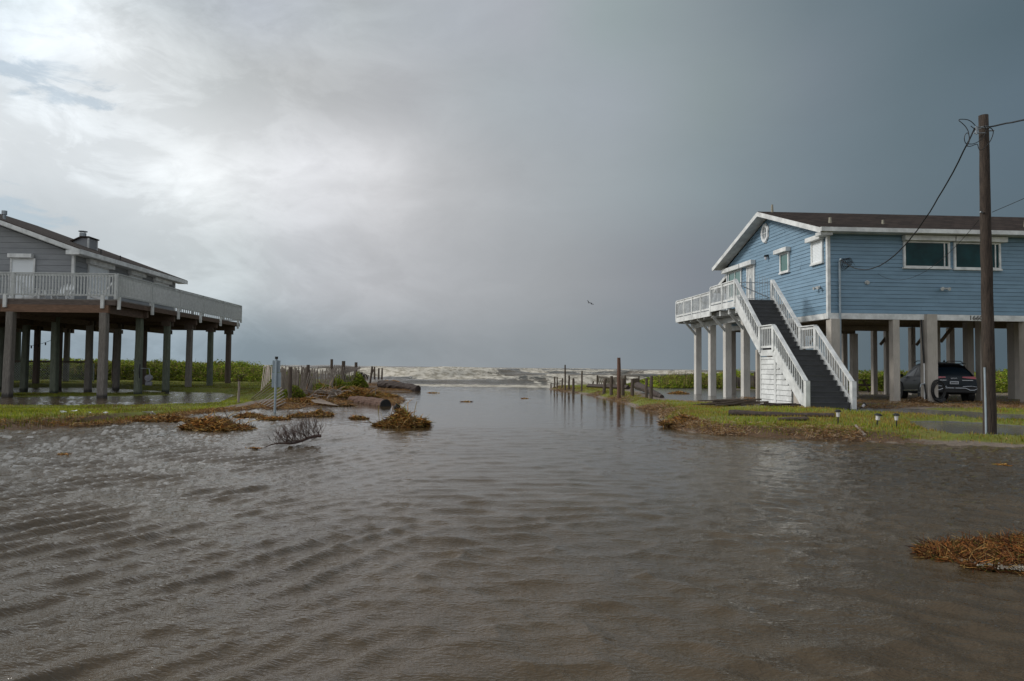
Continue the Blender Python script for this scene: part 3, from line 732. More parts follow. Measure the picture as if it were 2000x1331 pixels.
# ------------------------------------------------------------------ building kit
def part(mb, name, m, parent, label=None, **k):
    o = mb.build(name, m, parent, **k)
    if label: o['label'] = label
    return o
def gable_siding(plane, a0, a1, z0, eave, ridge_a, ridge_z, course=.155, seed=1, base=0., out=-1, joints=True):
    """lap boards on a wall. plane 'u': wall along the depth axis at x=base, facing out (+-1 on x);
    plane 'w': wall along x at y=base. top follows a gable if ridge_a is given"""
    mb = MB(); r = random.Random(seed); z = z0
    topz = ridge_z if ridge_a is not None else eave
    def P(a, o_, z_): return (base+out*o_, a, z_) if plane == 'u' else (a, base+out*o_, z_)
    while z < topz-.01:
        zt_ = min(z+course, topz)
        def lim(zz):
            if ridge_a is None or zz <= eave: return a0, a1
            f = (zz-eave)/(ridge_z-eave)
            return a0+(ridge_a-a0)*f, a1+(ridge_a-a1)*f
        l0, r0 = lim(z); l1, r1 = lim(zt_)
        cuts = [0, 1]
        if joints and r0-l0 > 3: cuts = [0, r.uniform(.2, .45), r.uniform(.55, .85), 1]
        for c0, c1 in zip(cuts, cuts[1:]):
            g_ = .002; k0, k1 = l0+(r0-l0)*c0+(g_ if c0 else 0), l0+(r0-l0)*c1-(g_ if c1 < 1 else 0)
            m0, m1 = l1+(r1-l1)*c0+(g_ if c0 else 0), l1+(r1-l1)*c1-(g_ if c1 < 1 else 0)
            zt2 = zt_-.011
            o_ = .021+r.choice((-.010, 0, .004, .010, -.004))
            mb.add([P(k0, o_, z), P(k1, o_, z), P(m1, .010, zt2), P(m0, .010, zt2), P(k0, -.02, z), P(k1, -.02, z), P(m1, -.02, zt2), P(m0, -.02, zt2)],
                   [(0, 1, 2, 3), (7, 6, 5, 4), (0, 4, 5, 1), (1, 5, 6, 2), (2, 6, 7, 3), (3, 7, 4, 0)])
        z = zt_
    return mb
def railing(mb, p0, p1, h=.92, step=.125, bs=.032, gap=.09, top=(.09, .04), ends=(0, 1), post=.09, drop=0, postst=None, botrail=True, skipfirst=False):
    """rail between two floor points: cap, upper and lower rails, balusters, posts (may be sloped)"""
    p0 = np.array(p0, float); p1 = np.array(p1, float); L = np.linalg.norm((p1-p0)[:2]); n = max(2, int(round(L/step)))
    up = np.array((0, 0, 1.))
    mb.beam(p0+up*h, p1+up*h, top[0], top[1])
    mb.beam(p0+up*(h-.085), p1+up*(h-.085), .035, .09)
    if botrail: mb.beam(p0+up*gap, p1+up*gap, .035, .08)
    for i in range(1, n):
        q = p0+(p1-p0)*i/n
        mb.box(q[0]-bs/2, q[0]+bs/2, q[1]-bs/2-.012, q[1]+bs/2-.012, q[2]+gap-.02, q[2]+h-.05)
    np_ = max(1, int(round(L/(postst or 2.4))))
    for i in range(0, np_+1):
        if i == 0 and not ends[0] and ends[0] is not None and skipfirst: continue
        q = p0+(p1-p0)*i/np_
        mb.box(q[0]-post/2, q[0]+post/2, q[1]-post/2, q[1]+post/2, q[2]-drop, q[2]+h-.022)
def window(parent, plane, base, out, a0, a1, z0, z1, shutter=False, box=None, glass='glass', mull=None, name='window'):
    """frame (thing's part) with pane or roller shutter and shutter box as sub-parts"""
    def B(mb, b0, b1, o0, o1, c0, c1):
        x0, x1 = sorted((base+out*o0, base+out*o1))
        return mb.box(x0, x1, b0, b1, c0, c1) if plane == 'u' else mb.box(b0, b1, x0, x1, c0, c1)
    fr = MB(); t_ = .058
    B(fr, a0-.02, a0+t_, .0, .07, z0, z1); B(fr, a1-t_, a1+.02, .0, .07, z0, z1)
    B(fr, a0+t_+.001, a1-t_-.001, .0, .067, z1-t_, z1-.002); B(fr, a0-.05, a1+.05, .0, .10, z0-.06, z0-.001); B(fr, a0+t_+.001, a1-t_-.001, .0, .067, z0, z0+t_)
    if mull:
        for q in mull: B(fr, q-.02, q+.02, .01, .06, z0+t_, z1-t_)
    f = fr.build(name, M['white'], parent)
    pn = MB(); B(pn, a0+t_, a1-t_, .012, .032, z0+t_, z1-t_)
    if shutter: pn.build('roller_shutter', M['shutter'], f)
    else: pn.build('pane', M[glass], f)
    if box:
        bx = MB(); B(bx, box[0], box[1], .0, .24, box[2], box[3]); bx.build('shutter_box', M['white'], f, bevel=.015)
    return f

# ================================================================== BLUE STILT HOUSE (right)
YR = radians(2.5)
BH = thing('stilt_house', 'blue clapboard house on white stilts with brown shingle roof and grey outside stairs', 'house', (13.9, 26.9, 0), YR)
_c, _s = cos(YR), sin(YR)
def HW(u, w_, z=0): return np.array([13.9+u*_c-w_*_s, 26.9+u*_s+w_*_c, z])
UR, WD = 17.0, 9.7           # width to the right, depth
E0, RZ, RW = 6.98, 8.78, 4.85
part(gable_siding('w', 0, UR, 3.80, 6.98, None, 6.98, seed=4, base=0, out=-1), 'wall', M['bluesiding'], BH)
part(gable_siding('u', 0, WD, 3.80, 6.98, RW, 8.72, seed=5, base=0, out=-1), 'wall', M['bluesiding'], BH)
part(MB().box(.03, UR, .03, WD-.03, 4.13, 6.95).prism([(.03, 6.95), (WD-.03, 6.95), (RW, 8.66)], 'x', .04, UR), 'wall_core', M['bluecore'], BH)
cb = MB()
cb.box(-.045, .075, -.045, .075, 3.60, 6.97); cb.box(-.045, .07, WD-.09, WD+.03, 3.60, 6.97)
each(cb, 'corner_board', M['white'], BH)
# skirt beam
sk = MB(); sk.box(-.05, UR, -.06, .22, 3.565, 3.79); sk.box(-.055, .2, .225, WD+.05, 3.56, 3.785); sk.box(.205, 4.3, WD-.2, WD+.04, 3.56, 3.78); sk.box(4.305, UR, WD-.2, WD+.04, 3.93, 4.12)
each(sk, 'skirt_beam', M['white'], BH)
# floor frame seen from underneath
part(MB().box(.21, 4.4, .23, WD-.21, 3.70, 4.125).prism([(4.402, 4.06), (UR, 4.06), (UR, 4.127), (4.402, 4.127)], 'y', .03, WD-.21), 'floor_underside', M['under'], BH)
part(MB().box(4.402, UR, .032, .2, 3.80, 4.058), 'band_joist', M['under'], BH)
uf = MB()
for a in np.arange(.7, WD-.4, .61): uf.box(.22, 4.38, a, a+.05, 3.50, 3.698); uf.box(4.41, UR-.02, a, a+.05, 3.90, 4.058)
for a in (2.7, 5.2, 7.6): uf.box(.3, 4.36, a+.12, a+.26, 3.28, 3.498)
each(uf, 'joist', M['under'], BH)
# roof: two slabs, fascia, gutter
rf = MB(); oh = .52
slope = (RZ+.14-7.08)/(RW+oh)
def rz(wv): return 7.10+(min(wv, 2*RW-wv)+oh)*slope
rf.prism([(-oh, 7.10), (RW, 8.93), (RW, 8.80), (-oh, 6.97)], 'x', -.56, UR+.3)
rf.prism([(WD+oh, 7.10), (RW+.002, 8.93), (RW+.002, 8.80), (WD+oh, 6.97)], 'x', -.56, UR+.3)
R_ = part(rf, 'roof', M['roof'], BH)
fa = MB()
fa.prism([(-oh-.02, 7.07), (RW, 8.905), (RW, 8.70), (-oh-.02, 6.865)], 'x', -.60, -.563)
fa.prism([(WD+oh+.02, 7.07), (RW+.002, 8.905), (RW+.002, 8.70), (WD+oh+.02, 6.865)], 'x', -.602, -.565)
fa.box(-.60, UR+.3, -oh-.10, -oh-.004, 6.93, 7.09)      # gutter
fa.box(-.598, UR+.3, WD+oh+.004, WD+oh+.10, 6.93, 7.08)
each(fa, 'fascia', M['white'], R_)
sf = MB()   # soffits
sf.prism([(-oh+.01, 6.955), (RW, 8.785), (RW, 8.76), (-oh+.01, 6.93)], 'x', -.558, .0)
sf.prism([(WD+oh-.01, 6.955), (RW+.002, 8.785), (RW+.002, 8.76), (WD+oh-.01, 6.93)], 'x', -.56, -.002)
sf.box(.002, UR, -oh+.01, -.03, 6.94, 6.962)
sf.box(-.56, -.08, -oh+.02, -.1, 6.80, 6.93)
each(sf, 'soffit', M['white_worn'], R_)
for u_, w_, h_, r_ in ((.05, 4.7, .32, .045), (.62, .9, .20, .05), (2.85, .9, .14, .04), (8.9, .8, .28, .07)):
    z_ = rz(w_)+.02
    part(MB().tube([(u_, w_, z_-.1), (u_, w_, z_+h_)], [r_*1.5, r_], 8), 'vent_pipe', M['cream'], R_)
# lower porch roof at the back corner
pr = MB().prism([(WD+.02, 6.72), (WD+2.1, 5.95), (WD+2.1, 5.85), (WD+.02, 6.60)], 'x', .05, UR-1)
prf = part(pr, 'porch_roof', M['roof'], BH)
part(MB().prism([(WD+.04, 6.70), (WD+2.14, 5.93), (WD+2.14, 5.76), (WD+.04, 6.53)], 'x', .0, .045), 'fascia', M['white'], prf)
# windows and door
window(BH, 'w', -.02, -1, 3.06, 4.92, 5.66, 6.70, box=(3.0, 5.04, 6.71, 6.92), mull=(4.72,))
window(BH, 'w', -.02, -1, 5.13, 7.02, 5.64, 6.69, box=(5.09, 7.2, 6.70, 6.915), mull=(6.82,))
window(BH, 'u', -.02, -1, .28, 1.10, 5.87, 6.77, shutter=True, box=(.17, 1.27, 6.78, 6.97))
window(BH, 'u', -.02, -1, 2.98, 3.74, 5.88, 6.74, box=(2.86, 4.02, 6.75, 6.94), glass='glass_side')
window(BH, 'u', -.02, -1, 7.82, 9.36, 5.30, 6.66, box=(7.70, 9.86, 6.67, 6.90), glass='glass_side', mull=(8.55,))
# oval window with scalloped frame
ov = MB(); n = 28; Z0, W0 = 7.98, 5.22
ring = []
for i in range(n):
    a = 2*pi*i/n; sc_ = 1+.05*cos(a*7)
    ring.append((cos(a), sin(a), sc_))
vs = []
for (ca, sa, sc_) in ring:
    for rr, o_ in ((1.0*sc_, -.03), (.92, -.09), (.66, -.09), (.62, -.03)):
        vs.append((o_-.01, W0+ca*.36*rr, Z0+sa*.47*rr))
fs = []
for i in range(n):
    j = (i+1) % n
    for k_ in range(3): fs.append((i*4+k_, j*4+k_, j*4+k_+1, i*4+k_+1))
ov.add(vs, fs)
ov.box(-.075, -.05, W0-.012, W0+.012, Z0-.3, Z0+.3); ov.box(-.074, -.051, W0-.23, W0+.23, Z0-.012, Z0+.012)
of = part(ov, 'oval_window', M['plastic_white'], BH)
part(MB().prism([(W0+cos(2*pi*i/24)*.24, Z0+sin(2*pi*i/24)*.31) for i in range(24)], 'x', -.045, -.03), 'pane', M['metal'], of)
# door
dm = MB(); dm.box(-.07, -.0, 6.33, 6.41, 4.47, 6.66); dm.box(-.07, -.0, 7.14, 7.22, 4.47, 6.66); dm.box(-.068, -.0, 6.412, 7.138, 6.58, 6.658)
dr_ = part(dm, 'door', M['white'], BH)
part(MB().box(-.05, -.02, 6.42, 7.13, 4.48, 6.57), 'door_leaf', M['white_worn'], dr_)
part(MB().prism([(6.78+cos(2*pi*i/20)*.14, 5.65+sin(2*pi*i/20)*.42) for i in range(20)], 'x', -.058, -.051), 'pane', M['metal'], dr_)
part(MB().box(-.27, -.02, 6.28, 7.62, 6.67, 6.90), 'shutter_box', M['white'], dr_, bevel=.015)
# lights on the walls
def wall_lamp(w_, z_, s=1):
    b = MB(); b.box(-.10, -.02, w_-.05*s, w_+.05*s, z_+.04, z_+.13); b.prism([(w_-.10*s, z_+.02), (w_+.10*s, z_+.02), (w_, z_+.12)], 'x', -.20, -.06)
    o_ = part(b, 'wall_lantern', M['dark'], BH)
    part(MB().tube([(-.13, w_, z_-.12*s), (-.13, w_, z_+.02)], [.04*s, .065*s], 8), 'lantern_glass', M['lampwhite'], o_)
wall_lamp(4.98, 6.80, 1); wall_lamp(7.68, 6.76, .8)
def floods(c):
    b = MB(); c = np.array(c)
    b.tube([c, c+np.array((-.03, 0, 0)) if abs(c[0]) < .2 and c[1] > .2 else c+np.array((0, -.03, 0))], .06, 10)
    d0 = np.array((-.16, 0, -.04)) if c[1] > .2 else np.array((0, -.16, -.04)); s_ = np.array((0, .12, 0)) if c[1] > .2 else np.array((.12, 0, 0))
    for sg in (-1, 1): b.tube([c+s_*sg*.4+d0*.2, c+s_*sg*1.1+d0*.7, c+s_*sg*1.2+d0*1.2], [.025, .05, .07], 8)
    part(b, 'floodlight', M['white_worn'], BH)
floods((-.03, .55, 4.88)); floods((4.65, -.03, 4.84))
part(MB().tube([(1.55, -.03, 5.03), (1.55, -.12, 5.0)], [.09, .07], 8), 'vent_hood', M['white_worn'], BH)
# conduit with weatherhead and coil of cable
cd = MB().tube([(.42, -.09, .5), (.42, -.09, 5.80), (.42, -.16, 5.92), (.40, -.24, 5.86)], .042, 8)
cdo = part(cd, 'conduit', M['greymetal'], BH)
coil = MB()
for q in range(5):
    a0 = random.uniform(0, 6); pts = [(.55+.10*q*.4+cos(a)*(.15-.01*q), -.20-.02*q, 5.72+sin(a)*(.21-.015*q)+.02*q) for a in np.linspace(a0, a0+5.6, 18)]
    coil.tube(pts, .009, 5)
for q in range(7):
    coil.tube([(.40, -.24, 5.86), (.42+random.uniform(-.05, .3), -.3, 5.8+random.uniform(-.15, .15)), (.6+random.uniform(-.1, .35), -.25, 5.68+random.uniform(-.1, .2))], .006, 4)
part(coil, 'cable_coil', M['wire'], cdo)
# stilts
ST = [(.2, .03, .36), (2.72, .08, .27), (4.06, -.02, .42), (8.12, .08, .29), (12.2, .08, .29), (16, .08, .29),
      (.2, 5.2, .26), (4.2, 5.2, .26), (8.25, 5.2, .22), (9.8, 5.2, .31), (12.1, 5.2, .42), (16, 5.2, .3), (8.3, 2.6, .28), (.2, 2.7, .26),
      (.2, 9.5, .26), (4.0, 9.5, .24), (6.3, 9.5, .24), (7.95, 9.5, .23), (8.65, 9.5, .22), (10.05, 9.5, .25), (12.2, 9.5, .28), (14.4, 9.5, .28)]
for i, (u_, w_, s_) in enumerate(ST):
    top = 3.79 if i == 2 else 3.56 if w_ < .3 else 3.9 if u_ > 4.4 else 3.56 if w_ > 9 else 3.28
    b = MB().box(u_-s_/2, u_+s_/2, w_-s_/2, w_+s_/2, -.3, top)
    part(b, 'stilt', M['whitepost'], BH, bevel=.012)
for u_, w_ in ((8.2, 9.5), (4.3, 9.5), (10.2, 9.5), (12.3, 5.2), (8.35, 5.2)):
    part(MB().beam((u_+.1, w_, 2.95), (u_+.85, w_, 3.88), .06, .14), 'knee_brace', M['under'], BH)
part(MB().tube([(6.9, 5.0, 3.95), (6.95, 5.0, 3.1), (6.92, 5.0, 2.8)], .012, 5), 'hanging_cable', M['wire'], BH)
# ---- side deck
DK = part(MB().box(-2.86, -1.24, 1.95, 4.63, 4.41, 4.45).box(-1.235, -.03, 3.4, 4.63, 4.41, 4.45).box(-2.86, -.03, 4.64, 9.3, 4.21, 4.25), 'deck', M['deckboard'], BH)
rim = MB(); rim.box(-2.93, -2.865, 1.9, 4.62, 4.16, 4.42); rim.box(-2.93, -2.865, 4.62, 9.34, 3.97, 4.22)
rim.box(-2.86, -.04, 9.30, 9.36, 3.97, 4.2); rim.box(-2.86, -1.3, 1.88, 1.945, 4.1, 4.40)
each(rim, 'rim_joist', M['white'], DK)
jo = MB()
for w_ in (2.0, 2.75, 3.7, 4.65, 5.6, 6.45, 7.4, 8.35, 9.15): jo.box(-2.85, -.03 if w_ > 3.5 else -1.26, w_-.06, w_+.06, 3.90, 4.158 if w_ < 4.64 else 3.968)
jo.box(-2.18, -2.03, 1.9, 9.2, 3.65, 3.895); jo.box(-2.62, -2.55, 2.0, 9.2, 3.97, 4.15)
for w_ in (2.3, 3.2, 4.2, 5.1, 6, 7, 8): jo.box(-2.55, -.1 if w_ > 3.5 else -1.3, w_-.02, w_+.02, 4.0, 4.15)
each(jo, 'joist', M['white_worn'], DK)
for w_ in (2.76, 4.66, 6.46, 8.36):
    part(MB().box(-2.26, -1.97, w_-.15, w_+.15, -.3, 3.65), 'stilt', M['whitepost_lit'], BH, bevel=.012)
    part(MB().beam((-2.24, w_-.1, 3.28), (-2.84, w_-.1, 3.95), .05, .11), 'knee_brace', M['white_worn'], BH)
rl = MB(); railing(rl, (-2.9, 1.95, 4.42), (-2.9, 4.60, 4.42), .87, .155, postst=1.3, drop=.2)
railing(rl, (-2.9, 4.68, 4.22), (-2.9, 9.3, 4.22), .87, .155, postst=1.15, drop=.2); railing(rl, (-2.86, 9.3, 4.22), (-.3, 9.3, 4.22), .87, .13)
part(rl, 'railing', M['white'], DK)
# gate of thin bars at the head of the stairs
gt = MB(); wg = 2.12
for i in range(12):
    u_ = -2.55+i*.112; gt.tube([(u_, wg, 4.50), (u_, wg, 5.40+.13*sin(pi*i/11)+.05*(i % 2))], .009, 5)
for z_ in (4.53, 5.22): gt.beam((-2.82, wg, z_), (-1.34, wg, z_), .02, .03)
gt.beam((-2.75, wg-.02, 5.15), (-1.36, wg-.02, 4.58), .02, .035)
part(gt, 'gate', M['metal'], DK)
# ---- staircase: lower flight, landing, upper flight
SCs = part(MB().box(-2.86, -1.34, -1.38, -.32, 2.24, 2.28), 'staircase', M['tread'], BH)
def flight(w0, z0, w1, z1, n):
    for i in range(n):
        wv = w0+(w1-w0)*i/n; zv = z0+(z1-z0)*(i+1)/n; dw_ = (w1-w0)/n; dz = (z1-z0)/n
        s_ = MB().box(-2.84, -1.36, wv-.03, wv+dw_+.01, zv-.038, zv)
        s_.box(-2.83, -1.37, wv+.0, wv+.022, zv-dz, zv-.039)
        part(s_, 'step', M['tread'], SCs)
flight(-3.68, .26, -1.38, 2.28, 11)
flight(-.34, 2.28, 1.92, 4.45, 12)
sg = MB()
for u0, u1 in ((-2.92, -2.865), (-1.335, -1.28)):
    sg.prism([(-3.74, .22), (-3.62, .56), (-1.32, 2.58), (-1.32, 2.06), (-3.5, .18)], 'x', u0, u1)
    sg.prism([(-.36, 2.06), (-.36, 2.50), (1.93, 4.70), (1.93, 4.10)], 'x', u0+.002, u1-.002)
    sg.box(u0+.003, u1-.003, -1.318, -.362, 2.05, 2.275)
each(sg, 'stringer', M['white'], SCs)
for u_ in (-2.9, -1.3):
    r1 = MB(); railing(r1, (u_, -3.68, .26), (u_, -1.44, 2.26), .90, .15, gap=.10, postst=9, post=.12, drop=.0, top=(.15, .04))
    part(r1, 'railing', M['white'], SCs)
    r1 = MB(); railing(r1, (u_, -1.40, 2.30), (u_, -.36, 2.30), .90, .15, postst=9, post=.11, drop=.1, top=(.14, .04))
    part(r1, 'railing', M['white'], SCs)
    r1 = MB(); railing(r1, (u_, -.32, 2.30), (u_, 1.95, 4.45), .88, .15, gap=.10, postst=9, post=.12, drop=.1, top=(.15, .04))
    part(r1, 'railing', M['white'], SCs)
    part(MB().box(u_-.075, u_+.075, -3.80, -3.66, .22, 1.16), 'newel_post', M['white'], SCs)
part(MB().box(-2.98, -2.86, -.2, -.08, -.1, 2.3), 'landing_post', M['whitepost'], SCs)
# boarded box under the landing
bx = MB(); zc = .22
while zc < 2.0:
    z2 = min(zc+.19, 2.02); y_lo = max(-2.6, -2.6+(z2-.98)/.86)
    bx.add([(-2.872, y_lo, zc), (-2.872, -.30, zc), (-2.852, -.30, z2-.016), (-2.852, y_lo, z2-.016), (-2.82, y_lo, zc), (-2.82, -.30, zc), (-2.82, -.30, z2-.016), (-2.82, y_lo, z2-.016)],
           [(0, 1, 2, 3), (7, 6, 5, 4), (0, 4, 5, 1), (1, 5, 6, 2), (2, 6, 7, 3), (3, 7, 4, 0)])
    zc = z2
bo = part(bx, 'stair_skirt', M['white'], BH)
tr = MB(); tr.box(-2.885, -2.83, -1.52, -1.38, .2, 1.94); tr.box(-2.883, -2.83, -.32, -.25, .2, 2.03); tr.box(-2.7, -1.4, -.30, -.28, .2, 2.03)
each(tr, 'trim', M['white'], bo)
part(MB().prism([(-2.6, .2), (-.3, .2), (-.3, 2.0), (-1.42, 2.0), (-2.6, .98)], 'x', -2.818, -2.80), 'skirt_backing', M['bluecore'], BH)  # dark sheet that paints the shade lines between the skirt boards
part(MB().prism([(-3.55, .2), (-2.61, .2), (-2.61, .95)], 'x', -2.79, -2.77), 'stair_skirt_shadowed_panel'.replace('_shadowed', ''), M['whitepost'], BH)  # fills the dark recess under the flight, its shade given as duller paint
# house number on the beam
def text_mesh(body, size, name, m, parent, loc, rot, ext=.006, sx=1.0):
    cu = bpy.data.curves.new(name, 'FONT'); cu.body = body; cu.size = size; cu.extrude = ext; cu.offset = .004
    tmp = bpy.data.objects.new('tmp_text', cu); COL.objects.link(tmp)
    dg = bpy.context.evaluated_depsgraph_get(); me = bpy.data.meshes.new_from_object(tmp.evaluated_get(dg))
    bpy.data.objects.remove(tmp); me.name = name; me.materials.clear(); me.materials.append(m)
    o = bpy.data.objects.new(name, me); COL.objects.link(o); o.parent = parent; o.location = loc; o.rotation_euler = rot; o.scale = (sx, 1, 1)
    return o
text_mesh('1660', .235, 'house_number', M['number'], BH, (5.68, -.072, 3.60), (pi/2, 0, 0), sx=1.25)

# ================================================================== GREY STILT HOUSE (left)
GH = thing('stilt_house', 'grey clapboard house with roller shutters on dark timber piles behind a long white deck railing', 'house', (-15.83, 29.3, 0), 0)
# local: x' = X+15.83, y' = Y-29.3
BX0 = -3.40      # right wall of the body (X -19.23)
FW, BWL = 3.1, 14.0  # front and back wall y
LX = -22
RX = -12.6; ES = 6.80; RZL = ES+(-2.82-RX)*.352
part(gable_siding('w', 2*RX-BX0, BX0, 4.22, 6.70, RX, RZL-.28, course=.27, seed=8, base=FW, out=-1), 'wall', M['greysiding'], GH)
part(gable_siding('u', FW, BWL, 4.22, 6.70, None, 6.70, course=.27, seed=9, base=BX0, out=1), 'wall', M['greysiding'], GH)
part(MB().box(2*RX-BX0, BX0-.03, FW+.03, BWL, 4.2, 6.7).prism([(2*RX-BX0, 6.7), (BX0-.03, 6.7), (RX, RZL-.35)], 'y', FW+.04, BWL), 'wall_core', M['greycore'], GH)
each(MB().box(BX0-.085, BX0+.04, FW-.045, FW+.07, 4.22, 6.68).box(BX0-.08, BX0+.04, BWL-.08, BWL+.03, 4.22, 6.68), 'corner_board', M['white'], GH)
rf = MB(); EX = -2.82
rf.prism([(EX, ES+.05), (RX, RZL+.05), (RX, RZL-.08), (EX, ES-.08)], 'y', FW-.55, BWL+.5)
rf.prism([(2*RX-EX, ES+.05), (RX-.002, RZL+.05), (RX-.002, RZL-.08), (2*RX-EX, ES-.08)], 'y', FW-.55, BWL+.5)
RL = part(rf, 'roof', M['roof'], GH)
fa = MB()
fa.prism([(EX+.03, ES+.0), (RX, RZL+.01), (RX, RZL-.20), (EX+.03, ES-.21)], 'y', FW-.59, FW-.555)
fa.prism([(2*RX-EX-.03, ES+.0), (RX-.002, RZL+.01), (RX-.002, RZL-.20), (2*RX-EX-.03, ES-.21)], 'y', FW-.592, FW-.557)
fa.box(EX+.003, EX+.04, FW-.55, BWL+.5, ES-.20, ES+.02)
fa.box(EX-.62, EX, FW-.61, FW-.15, ES-.24, ES-.05)
each(fa, 'fascia', M['white'], RL)
each(MB().box(BX0+.03, EX, FW-.14, BWL+.45, ES-.19, ES-.165).prism([(EX, ES-.215), (RX, RZL-.225), (RX, RZL-.24), (EX, ES-.235)], 'y', FW-.555, FW), 'soffit', M['white_worn'], RL)
# chimney chase with flue, vents
cx = MB(); cx.prism([(-6.25, 7.2), (-5.36, 7.2), (-5.36, 8.30), (-5.75, 8.30), (-6.25, 8.08)], 'y', 7.7, 8.55)
ch = part(cx, 'chimney', M['greysiding'], RL)
each(MB().box(-5.42, -5.34, 7.66, 7.74, 7.2, 8.30).box(-5.42, -5.34, 8.5, 8.58, 7.2, 8.28), 'corner_board', M['white'], ch)
part(MB().prism([(-6.33, 8.03), (-5.75, 8.30), (-5.30, 8.30), (-5.30, 8.37), (-5.77, 8.37), (-6.33, 8.11)], 'y', 7.60, 8.64), 'chimney_cap', M['roof'], ch)
fl = MB().tube([(-5.92, 8.1, 8.2), (-5.92, 8.1, 8.62)], .17, 12).tube([(-5.92, 8.1, 8.70), (-5.92, 8.1, 8.73)], .23, 12)
for a in range(4): fl.tube([(-5.92+.15*cos(a*pi/2), 8.1+.15*sin(a*pi/2), 8.6), (-5.92+.15*cos(a*pi/2), 8.1+.15*sin(a*pi/2), 8.71)], .012, 4)
part(fl, 'flue', M['metal'], ch)
vp = MB().tube([(-7.92, 4.7, 8.2), (-7.92, 4.7, 8.88)], .075, 10).tube([(-7.92, 4.7, 8.86), (-7.92, 4.7, 9.06)], .125, 10)
part(vp, 'vent_pipe', M['metal'], RL)
for x_, y_, h_ in ((-3.35, 5.3, .22), (-3.35, 7.2, .22)):
    z_ = ES+(-2.82-x_)*.352
    part(MB().tube([(x_, y_, z_), (x_, y_, z_+h_+.05)], .035, 6), 'vent_pipe', M['dark'], RL)
window(GH, 'w', FW-.02, -1, -6.36, -5.22, 4.55, 6.42, shutter=True, box=(-6.42, -5.28, 6.43, 6.62))
window(GH, 'w', FW-.02, -1, -10.6, -9.4, 4.55, 6.42, shutter=True, box=(-10.66, -9.4, 6.43, 6.62))
window(GH, 'u', BX0+.02, 1, FW+1.15, FW+2.95, 4.30, 6.38, shutter=True, box=(FW+.95, FW+3.25, 6.36, 6.60))
window(GH, 'u', BX0+.02, 1, FW+5.1, FW+6.5, 5.2, 6.38, shutter=True, box=(FW+4.95, FW+6.65, 6.39, 6.60))
window(GH, 'u', BX0+.02, 1, FW+8.0, FW+9.9, 5.2, 6.38, shutter=True, box=(FW+7.85, FW+10.0, 6.39, 6.60))
# deck
DY = 15.4
DL = part(MB().box(-26, .28, .02, 3.05, 4.18, 4.22).box(BX0+.03, .28, 3.051, DY, 4.178, 4.218), 'deck', M['deckboard'], GH)
each(MB().box(-26, .3, -.02, .03, 3.97, 4.175).box(-26, .2, .3, .35, 3.97, 4.17), 'rim_joist', M['beam_grey'], DL)
each(MB().box(.25, .31, .032, DY, 3.97, 4.176).box(-26, .3, DY+.002, DY+.05, 3.97, 4.17), 'rim_joist', M['beam_side'], DL)
part(MB().box(-4.62, .015, -.05, .10, 3.64, 3.965), 'beam', M['beam_red'], GH)
part(MB().box(-.14, .03, .102, 3.32, 3.62, 3.965), 'beam', M['beam_side'], GH)
jo = MB()
for y_ in np.arange(.8, DY, .55): jo.box(BX0 if y_ > 3 else -26, .24, y_, y_+.05, 3.95, 4.175)
for y_ in (3.1, 6.0, 8.8, 11.8, 14.8): jo.box(-24, .2, y_-.07, y_+.09, 3.66, 3.945)
for x_ in (-4.17, -7.4, -10.6): jo.box(x_-.09, x_+.09, .4, DY, 3.40, 3.655)
each(jo, 'joist', M['beam_side'], GH)
part(MB().box(-26, BX0, 3.2, BWL, 3.948, 4.17), 'floor_underside', M['under'], GH)
rl = MB(); railing(rl, (-26, -.10, 4.22), (.34, -.10, 4.22), 1.10, .135, bs=.05, gap=.17, postst=4.33, post=.10, drop=.0)
part(rl, 'railing', M['rail_grey'], DL)
rl = MB(); railing(rl, (.38, -.08, 4.22), (.38, DY, 4.22), 1.10, .135, bs=.05, gap=.17, postst=3.0, post=.10, drop=0)
part(rl, 'railing', M['rail_grey'], DL)
rl = MB(); railing(rl, (.36, DY+.06, 4.22), (-6, DY+.06, 4.22), 1.10, .135, bs=.05, gap=.17, postst=3.0, post=.10, drop=.0)
part(rl, 'railing', M['rail_grey'], DL)
bp = MB()
for y_ in (.15, 3.2, 6.05, 8.9, 11.9, 14.9): bp.box(.315, .42, y_-.06, y_+.06, 3.80, 4.35)
for x_ in (-.22, -4.40, -8.7): bp.box(x_-.07, x_+.07, -.14, -.055, 3.83, 4.38)
each(bp, 'rail_bracket', M['white'], DL)
